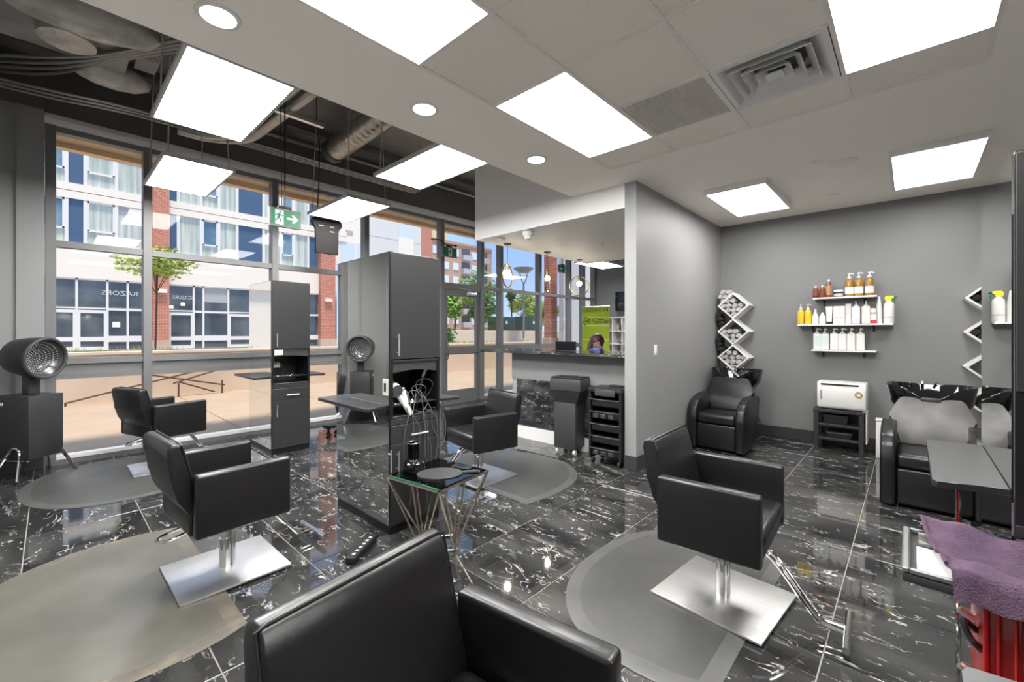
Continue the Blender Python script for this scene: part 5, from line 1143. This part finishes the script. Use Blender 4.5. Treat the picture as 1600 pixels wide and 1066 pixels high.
# black garment-shaped hanging board
t = thing('hanging_board', 'black rounded hanging board in front of the window', 'hanging sign', (-6.3, 2.77, 2.615), PI/2)
P = [(-0.165, 0.0), (0.165, 0.0), (0.165, 0.34), (0.175, 0.37), (0.215, 0.41), (0.225, 0.45), (0.215, 0.49), (0.18, 0.515), (-0.18, 0.515), (-0.215, 0.49), (-0.225, 0.45), (-0.215, 0.41), (-0.175, 0.37), (-0.165, 0.34)]
bm = B(); prism(bm, P, -0.02, 0.02, 'y'); obj('board', bev(bm, 0.004, 1), M('matte_black_board', (0.012, 0.011, 0.011), 0.85, spec=0.2), t)
for x, z in ((-0.09, 0.40), (0.07, 0.40), (0.07, 0.33)): obj('metal_clip', rbox(x-0.035, x+0.035, -0.026, -0.02, z-0.012, z+0.012, 0.003, 1), plastic_gry, t)
obj('hanging_cord', tube(B(), [(-0.10, 0, 0.515), (-0.13, 0, 0.7), (-0.10, 0.02, 1.2), (-0.11, 0, ZH-2.615)], 0.008, n=8, k=4), cord_blk, t)

#%%EXT
# ================================================================== OUTSIDE
# sidewalk slabs
sw = struct('sidewalk', box(B(), -12.6, WX-0.10, -12, 18, -0.2, -0.03), M('joint_brown', (0.22, 0.15, 0.11), 0.9), 'pinkish concrete sidewalk outside the windows', 'sidewalk')
xs = [-12.6, -10.9, -8.9, WX-0.10]; scache = {}
for xa, xb in zip(xs, xs[1:]):
    for k in range(15):
        wd = round(xb-xa-0.012, 3)
        if wd not in scache: scache[wd] = mesh_of('paving_slab', bev(box(B(), -wd/2, wd/2, -0.994, 0.994, -0.03, -0.015), 0.003, 1), concrete_pink, 0)
        obj('paving_slab', scache[wd], concrete_pink, sw, loc=((xa+xb)/2, -11+2*k, 0))
t = thing('retaining_wall', 'low curved concrete wall along the sidewalk', 'wall', (0,0,0))
bm = B(); prism(bm, [(-12.55, -0.03), (-12.62, 0.35), (-12.66, 0.98), (-12.95, 0.98), (-12.95, -0.03)], -14, 17, 'y'); obj('wall_body', bm, concrete_wall_m, t, smooth=60)
obj('coping', bev(box(B(), -12.99, -12.62, -14, 17, 0.98, 1.04), 0.006, 1), coping_m, t)
struct('ground', box(B(), -140, -12.95, -60, 160, -0.3, 0.45), road_m, 'pale paved street and plaza ground outside', 'ground')
# solid dark rods imitate shadow lines falling on the concrete wall
t = thing('shadow_line_rods', 'dark crossing rods standing in for shadow lines on the wall outside', 'shadow_lines', (0,0,0))
for a, b in (((-12.3, 0.2, 0.05), (-12.3, 2.6, 0.62)), ((-12.3, 1.1, 0.62), (-12.3, 2.9, 0.18)), ((-12.3, 1.9, 0.30), (-12.3, 3.1, 0.66)), ((-12.3, 2.0, 0.33), (-12.3, 2.7, 0.03))):
    obj('rail', cyl(B(), a, b, 0.018, 8), bark, t)
for y in (0.2, 2.0, 2.85): obj('post', cyl(B(), (-12.3, y, -0.015), (-12.3, y, 0.3 if y > 0.5 else 0.06), 0.018, 8), bark, t)
# grass verge
bm = B(); rg = random.Random(4)
for k in range(1800):
    x = rg.uniform(-14.6, -13.1); y = rg.uniform(-3, 15)
    if (math.sin(y*1.7)+math.sin(y*0.6+1)) < 0.1: continue
    h = rg.uniform(0.05, 0.2); dx, dy = rg.uniform(-.04, .04), rg.uniform(-.04, .04); z0 = 0.95
    v = [bm.verts.new(q) for q in ((x-0.012, y-0.012, z0), (x+0.012, y+0.012, z0), (x+dx, y+dy, z0+h))]; bm.faces.new(v)
gs = obj('grass_verge', bm, grass_m, smooth=0); tag(gs, 'tufts of yellow green grass along the planter behind the wall', 'grass', kind='stuff')
tag(obj('planter_bed', box(B(), -14.8, -12.995, -14, 17, 0.45, 0.96), concrete_wall_m), 'raised planter bed behind the low concrete wall', 'planter')

# opposite building
FX = -32.0
bd = thing('commercial_building', 'white commercial building with blue panels, brick piers and storefronts opposite', 'building', (0,0,0))
def fp(name, m, y0, y1, z0, z1, d0=0.0, d1=0.06, parent=bd): return obj(name, box(B(), FX+d0, FX+d1, y0, y1, z0, z1), m, parent, smooth=0)
obj('core_wall', box(B(), FX-8, FX-0.12, -8, 15.6, 0.45, 14.5), panel_white, bd, smooth=0)
# ground floor: band and piers
fp('sign_band', panel_white, -8, 15.6, 4.32, 6.15, -0.12, 0.10)
PIERS = [(-4.0, -3.2), (3.96, 4.70), (13.43, 14.53)]
for a, b in PIERS: fp('brick_pier', brick_red, a, b, 0.45, 14.5, -0.12, 0.45)
for a, b in PIERS[1:]: fp('pier_base', concrete_wall_m, a-0.04, b+0.04, 0.45, 1.0, -0.12, 0.5); fp('wall_lamp', white_print, (a+b)/2-0.25, (a+b)/2+0.25, 3.75, 3.95, 0.45, 0.62)
# storefront glazing
def store(y0, y1, cols, transom, door_cols):
    z0, z1 = 0.50, 4.32
    for a, b in zip(cols, cols[1:]):
        dr_ = (a, b) in door_cols
        zt = transom
        fp('shop_pane', shop_glass, a+0.05, b-0.05, zt+0.07, z1-0.06, -0.06, -0.03)
        if dr_:
            f = B(); w_ = 0.14
            box(f, FX-0.06, FX+0.04, a+0.02, a+w_, z0, zt); box(f, FX-0.06, FX+0.04, b-w_, b-0.02, z0, zt)
            for za, zb in ((z0, z0+0.2), (1.0, 1.22), (zt-0.22, zt)): box(f, FX-0.06, FX+0.04, a+w_, b-w_, za, zb)
            d_ = obj('shop_door', f, white_paint, bd, smooth=0)
            fp('pane', shop_glass, a+w_, b-w_, 1.22, zt-0.22, -0.05, -0.02, d_); fp('pane', shop_glass, a+w_, b-w_, z0+0.2, 1.0, -0.05, -0.02, d_)
        else:
            fp('shop_pane', shop_glass, a+0.05, b-0.05, 1.28, zt-0.05, -0.06, -0.03); fp('shop_pane', shop_glass, a+0.05, b-0.05, z0+0.05, 0.95, -0.06, -0.03)
            fp('mid_rail', white_paint, a, b, 0.95, 1.28, -0.08, 0.02)
        fp('mullion', white_paint, a-0.05, a+0.05, z0, z1, -0.1, 0.05)
    fp('transom', white_paint, y0, y1, transom-0.05, transom+0.08, -0.1, 0.04); fp('head_rail', white_paint, y0, y1, z1-0.08, z1, -0.1, 0.05)
store(-3.2, 3.96, [-3.2, -1.6, -0.25, 0.93, 2.1, 2.93, 3.96], 2.72, {(-0.25, 0.93), (0.93, 2.1)})
store(4.70, 13.43, [4.70, 5.93, 6.42, 7.74, 9.15, 10.4, 11.2, 12.4, 13.43], 2.72, {(4.70, 5.93), (7.74, 9.15), (10.4, 11.2)})
fp('blind', louvre_m, 6.47, 7.69, 3.35, 4.25, -0.05, -0.02)
fp('notice', white_print, 2.3, 2.62, 1.75, 2.05, -0.02, 0.0)
fp('warm_light', M('shop_lamp', (1, 0.8, 0.3), 0.5, emit=((1.0, 0.75, 0.3), 2.0)), 5.32, 5.5, 3.08, 3.25, -0.02, 0.0)
fp('warm_light', MATS['shop_lamp'], 4.78, 4.95, 2.90, 3.05, -0.02, 0.0)
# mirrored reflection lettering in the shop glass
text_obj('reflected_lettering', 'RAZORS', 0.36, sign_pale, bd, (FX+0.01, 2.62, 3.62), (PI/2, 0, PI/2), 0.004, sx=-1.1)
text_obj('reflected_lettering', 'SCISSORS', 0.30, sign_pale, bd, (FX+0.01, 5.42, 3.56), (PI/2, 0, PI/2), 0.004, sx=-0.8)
# upper floors
rows = [(6.15, 8.45), (9.25, 11.3), (12.1, 14.2)]
bays = [(-3.2, 'g', -2.3), (-2.3, 'b', -1.4), (-1.4, 'w', -0.4), (-0.4, 'w', 0.56), (0.56, 'b', 1.25), (1.25, 'w', 2.47), (2.47, 'g', 3.96),
        (4.70, 'b', 5.18), (5.18, 'g', 6.30), (6.30, 'w', 7.24), (7.24, 'g', 8.24), (8.24, 'b', 9.78), (9.78, 'g', 10.86), (10.86, 'w', 11.75), (11.75, 'g', 12.71), (12.71, 'b', 13.43)]
for (z0, z1) in rows:
    for a, k, b in bays:
        if k == 'b': fp('blue_panel', panel_blue, a+0.05, b-0.05, z0, z1, -0.12, -0.02)
        elif k == 'g':
            fp('window_pane', curtain_glass, a+0.05, b-0.05, z0, z1-0.35 if a > 2 and a < 4 else z1, -0.12, -0.04)
            if a > 2 and a < 4: fp('louvre', louvre_m, a+0.05, b-0.05, z1-0.35, z1, -0.12, 0.0)
        else:
            fp('window_pane', curtain_glass if rt.random() < 0.4 else blue_glass, a+0.05, b-0.05, z0+0.75, z1, -0.12, -0.05); fp('window_pane', curtain_glass, a+0.05, b-0.05, z0, z0+0.75, -0.12, -0.05)
            f = B(); 
            for yy in (a+0.05, b-0.15): box(f, FX-0.1, FX+0.03, yy, yy+0.10, z0+0.7, z1)
            for zz in (z0+0.68, z1-0.1): box(f, FX-0.1, FX+0.03, a+0.05, b-0.05, zz, zz+0.1)
            obj('window_frame', f, white_paint, bd, smooth=0)
        fp('mullion', white_paint, a-0.07, a+0.07, z0, z1, -0.12, 0.05)
    fp('spandrel_band', panel_white, -8, 15.6, z1, z1+0.38, -0.12, 0.07); fp('spandrel_band', panel_white, -8, 15.6, z1+0.42, z1+0.80, -0.12, 0.07)
# right white block of the building
fp('side_bay', panel_white, 14.53, 17.2, 4.4, 14.5, -0.12, 0.0)
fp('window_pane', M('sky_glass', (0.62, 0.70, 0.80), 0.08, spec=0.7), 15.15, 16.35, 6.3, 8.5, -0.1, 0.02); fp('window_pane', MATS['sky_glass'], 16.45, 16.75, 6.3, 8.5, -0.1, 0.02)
fp('shop_pane', shop_glass, 14.6, 17.0, 0.9, 3.9, -0.1, 0.02)
fp('vent', louvre_m, 15.5, 16.1, 9.1, 9.4, -0.1, 0.03)
bd2 = thing('annex_building', 'pale grey annex with a red brick strip right of the opposite building', 'building', (0,0,0))
fp('wall_block', panel_pale, 17.2, 22.4, 0.45, 14.5, -6, 0.15, bd2); fp('brick_strip', brick_red, 22.4, 23.6, 0.45, 14.5, -6, 0.15, bd2)
fp('window_pane', MATS['sky_glass'], 20.1, 21.6, 9.6, 11.0, 0.1, 0.18, bd2); fp('white_panel', panel_white, 20.1, 21.6, 7.4, 9.6, 0.1, 0.19, bd2)
fp('panel_joint', louvre_m, 17.2, 22.4, 9.28, 9.31, 0.1, 0.16, bd2); fp('shop_pane', shop_glass, 17.6, 22.0, 0.9, 3.8, 0.1, 0.18, bd2)
# far apartment block
ap = thing('apartment_building', 'tan brick apartment block with balconies in the distance', 'building', (0,0,0)); AX = -70.0
obj('brick_wall', box(B(), AX-12, AX, 46, 68.5, 0.4, 20.0), brick_tan, ap, smooth=0); obj('cream_tower', box(B(), AX-14, AX-1, 44, 56.5, 0.4, 22.5), M('cream_wall', (0.66, 0.56, 0.38), 0.8), ap, smooth=0)
obj('parapet', box(B(), AX-12, AX+0.2, 46, 68.5, 20.0, 20.5), brick_tan, ap, smooth=0)
wm = mesh_of('window', box(B(), 0, 0.1, 0, 1.5, 0, 1.5), MATS['sky_glass'], 0)
for k in range(6):
    for r in range(6): 
        if k in (3, 5): continue
        obj('window', wm, white_paint, ap, loc=(AX, 52+2.6*k, 3.2+2.85*r))
for k in (3, 5):
    for r in range(6):
        bl = obj('balcony', box(B(), AX, AX+0.9, 51.7+2.6*k, 54.1+2.6*k, 2.6+2.85*r, 3.7+2.85*r), louvre_m, ap, smooth=0); obj('recess', box(B(), AX, AX+0.1, 51.8+2.6*k, 54.0+2.6*k, 3.7+2.85*r, 5.1+2.85*r), alu_dark, bl, smooth=0)

# trees
def tree(name, label, loc, h, crown_r, crown_z, m, n=900, leaf=0.16, seed=1, trunk_r=0.08, squash=1.0):
    t = thing(name, label, 'tree', loc); rg = random.Random(seed)
    bm = B(); tube(bm, [(0,0,-0.05), (0.03, 0.02, h*0.3), (0, 0.04, crown_z)], trunk_r, n=8, k=4)
    for k in range(6):
        a = 2*PI*k/6 + rg.uniform(-.3, .3); join(bm, tube(B(), [(0, 0.02, crown_z*0.75), (0.35*crown_r*math.cos(a), 0.35*crown_r*math.sin(a), crown_z), (0.75*crown_r*math.cos(a), 0.75*crown_r*math.sin(a), crown_z+0.3*crown_r)], trunk_r*0.4, n=6, k=3))
    obj('trunk', bm, bark, t)
    bm = B(); blobs = []
    for k in range(14): 
        d = Vector((rg.gauss(0,1), rg.gauss(0,1), rg.gauss(0,1)*squash)).normalized()*crown_r*rg.uniform(0.35, 0.75); blobs.append((Vector((0,0,crown_z+crown_r*0.35)) + Vector((d.x, d.y, d.z*squash)), crown_r*rg.uniform(0.28, 0.5)))
    for k in range(n):
        c, r = rg.choice(blobs); d = Vector((rg.gauss(0,1), rg.gauss(0,1), rg.gauss(0,1))).normalized(); p = c + d*r*rg.uniform(0.5, 1.0)
        nrm = (d + Vector((rg.uniform(-1,1), rg.uniform(-1,1), rg.uniform(-.3,1)))*0.8).normalized(); s = nrm.cross(Vector((0.3,0.2,1))).normalized(); q = nrm.cross(s); l = leaf*rg.uniform(0.6, 1.2)
        v = [bm.verts.new(x) for x in (p-s*l, p-q*l*0.6+s*0.1*l, p+s*l, p+q*l*0.6)]; bm.faces.new(v)
    f = obj('foliage', bm, m, t, smooth=0); f['kind'] = 'stuff'
tree('street_tree', 'slim young tree in front of the left brick pier', (-14.0, 1.80, 0.95), 3.0, 0.85, 2.0, leaf3, 1500, 0.055, 1, 0.022, 0.55)
tree('street_tree', 'bright green tree seen through the entrance door', (-25.0, 20.6, 0.45), 5, 1.35, 2.7, leaf1, 1700, 0.14, 2)
tree('street_tree', 'tall green tree in front of the apartment block', (-36.0, 33.2, 1.55), 6, 2.6, 3.9, leaf1, 2400, 0.19, 3)
tree('street_tree', 'slender tree between the first pendant and the lamp post', (-33.0, 35.4, 1.55), 6, 0.8, 3.9, leaf2, 900, 0.13, 4)
tree('street_tree', 'broad bright tree behind the lamp post', (-33.0, 37.5, 1.55), 5, 2.0, 2.1, leaf3, 2400, 0.17, 5)
tree('street_tree', 'green tree right of the lamp post', (-29.0, 36.6, 1.55), 5, 1.9, 1.6, leaf1, 2000, 0.17, 7)
tree('street_tree', 'dark green tree left of the utility boxes', (-31.0, 29.2, 1.55), 5, 1.8, 1.9, leaf2, 1800, 0.17, 9)
tree('round_shrub', 'dark rounded shrub low behind the glass door', (-22.0, 17.4, 0.45), 1, 0.75, 0.5, leaf2, 900, 0.09, 8)
# lamp post
t = thing('street_lamp', 'grey street lamp with a wide flared head', 'street lamp', (-22.0, 25.0, 0.45))
obj('pole', cyl(B(), (0,0,0), (0,0,4.8), 0.09, 14, 0.07), lamp_grey, t); obj('footing', rbox(-0.3, 0.3, -0.3, 0.3, 0, 0.55, 0.03), concrete_wall_m, t)
for s in (-1, 1): obj('yoke_arm', tube(B(), [(0,0,4.75), (0, s*0.25, 5.1), (0, s*0.45, 5.6)], 0.04, n=8, k=3), lamp_grey, t)
obj('head', lathe(B(), [(0.0, 5.62), (0.42, 5.66), (0.74, 5.92), (0.78, 6.02), (0.0, 6.06)], 30), lamp_grey, t)
t = thing('light_pole', 'slim pole on a concrete footing beside the lamp post', 'pole', (-20.0, 20.2, 0.45)); obj('pole', cyl(B(), (0,0,0), (0,0,4.4), 0.05, 10), lamp_grey, t); obj('footing', rbox(-0.2, 0.2, -0.2, 0.2, 0, 0.45, 0.02), concrete_wall_m, t)
tr = thing('terrace', 'raised beige terrace with a low wall across the plaza', 'terrace', (0,0,0))
obj('terrace_wall', bev(box(B(), -23.6, -23.2, 15.5, 60, 0.45, 1.62), 0.02, 1), coping_m, tr); obj('terrace_ground', box(B(), -60, -23.6, 24.0, 60, 0.45, 1.55), coping_m, tr, smooth=0)
for (x, y, z1, w_, lb) in ((-24.6, 25.2, 1.2, 1.0, 'smaller dark green utility box left of the lamp post'), (-24.6, 28.6, 1.3, 1.2, 'large dark green utility box right of the lamp post')):
    t = thing('utility_box', lb, 'utility box', (x, y, 1.55)); obj('body', rbox(-0.6, 0.6, -w_, w_, 0.08, z1, 0.03), util_green, t); obj('pad', box(B(), -0.75, 0.75, -w_-0.15, w_+0.15, 0, 0.08), concrete_wall_m, t); obj('decal', box(B(), 0.6, 0.605, -0.1, 0.1, z1*0.5, z1*0.5+0.25), white_print, t)
tag(obj('beige_house', box(B(), -38, -36.5, 26.2, 29.0, 1.56, 5.6), M('beige_stucco', (0.66, 0.55, 0.42), 0.8)), 'beige stucco wall behind the trees beyond the door', 'building')
# near brick pillar and white exterior return
t = thing('brick_pillar', 'red brick pillar just outside the reception windows', 'pillar', (-9.25, 11.95, 0)); obj('shaft', box(B(), -0.12, 0.12, -0.22, 0.22, 1.28, 4.6), brick_red, t, smooth=0); obj('plinth', bev(box(B(), -0.16, 0.16, -0.26, 0.26, -0.015, 1.28), 0.01, 1), concrete_wall_m, t)
t = thing('entrance_return_wall', 'pale panelled wall outside the far reception windows', 'wall', (0,0,0))
for k in range(3): obj('cladding_panel', bev(box(B(), -8.75, -8.55, 11.75+1.0*k, 12.74+1.0*k, -0.015, 4.6), 0.004, 1), panel_white if k != 0 else panel_pale, t)
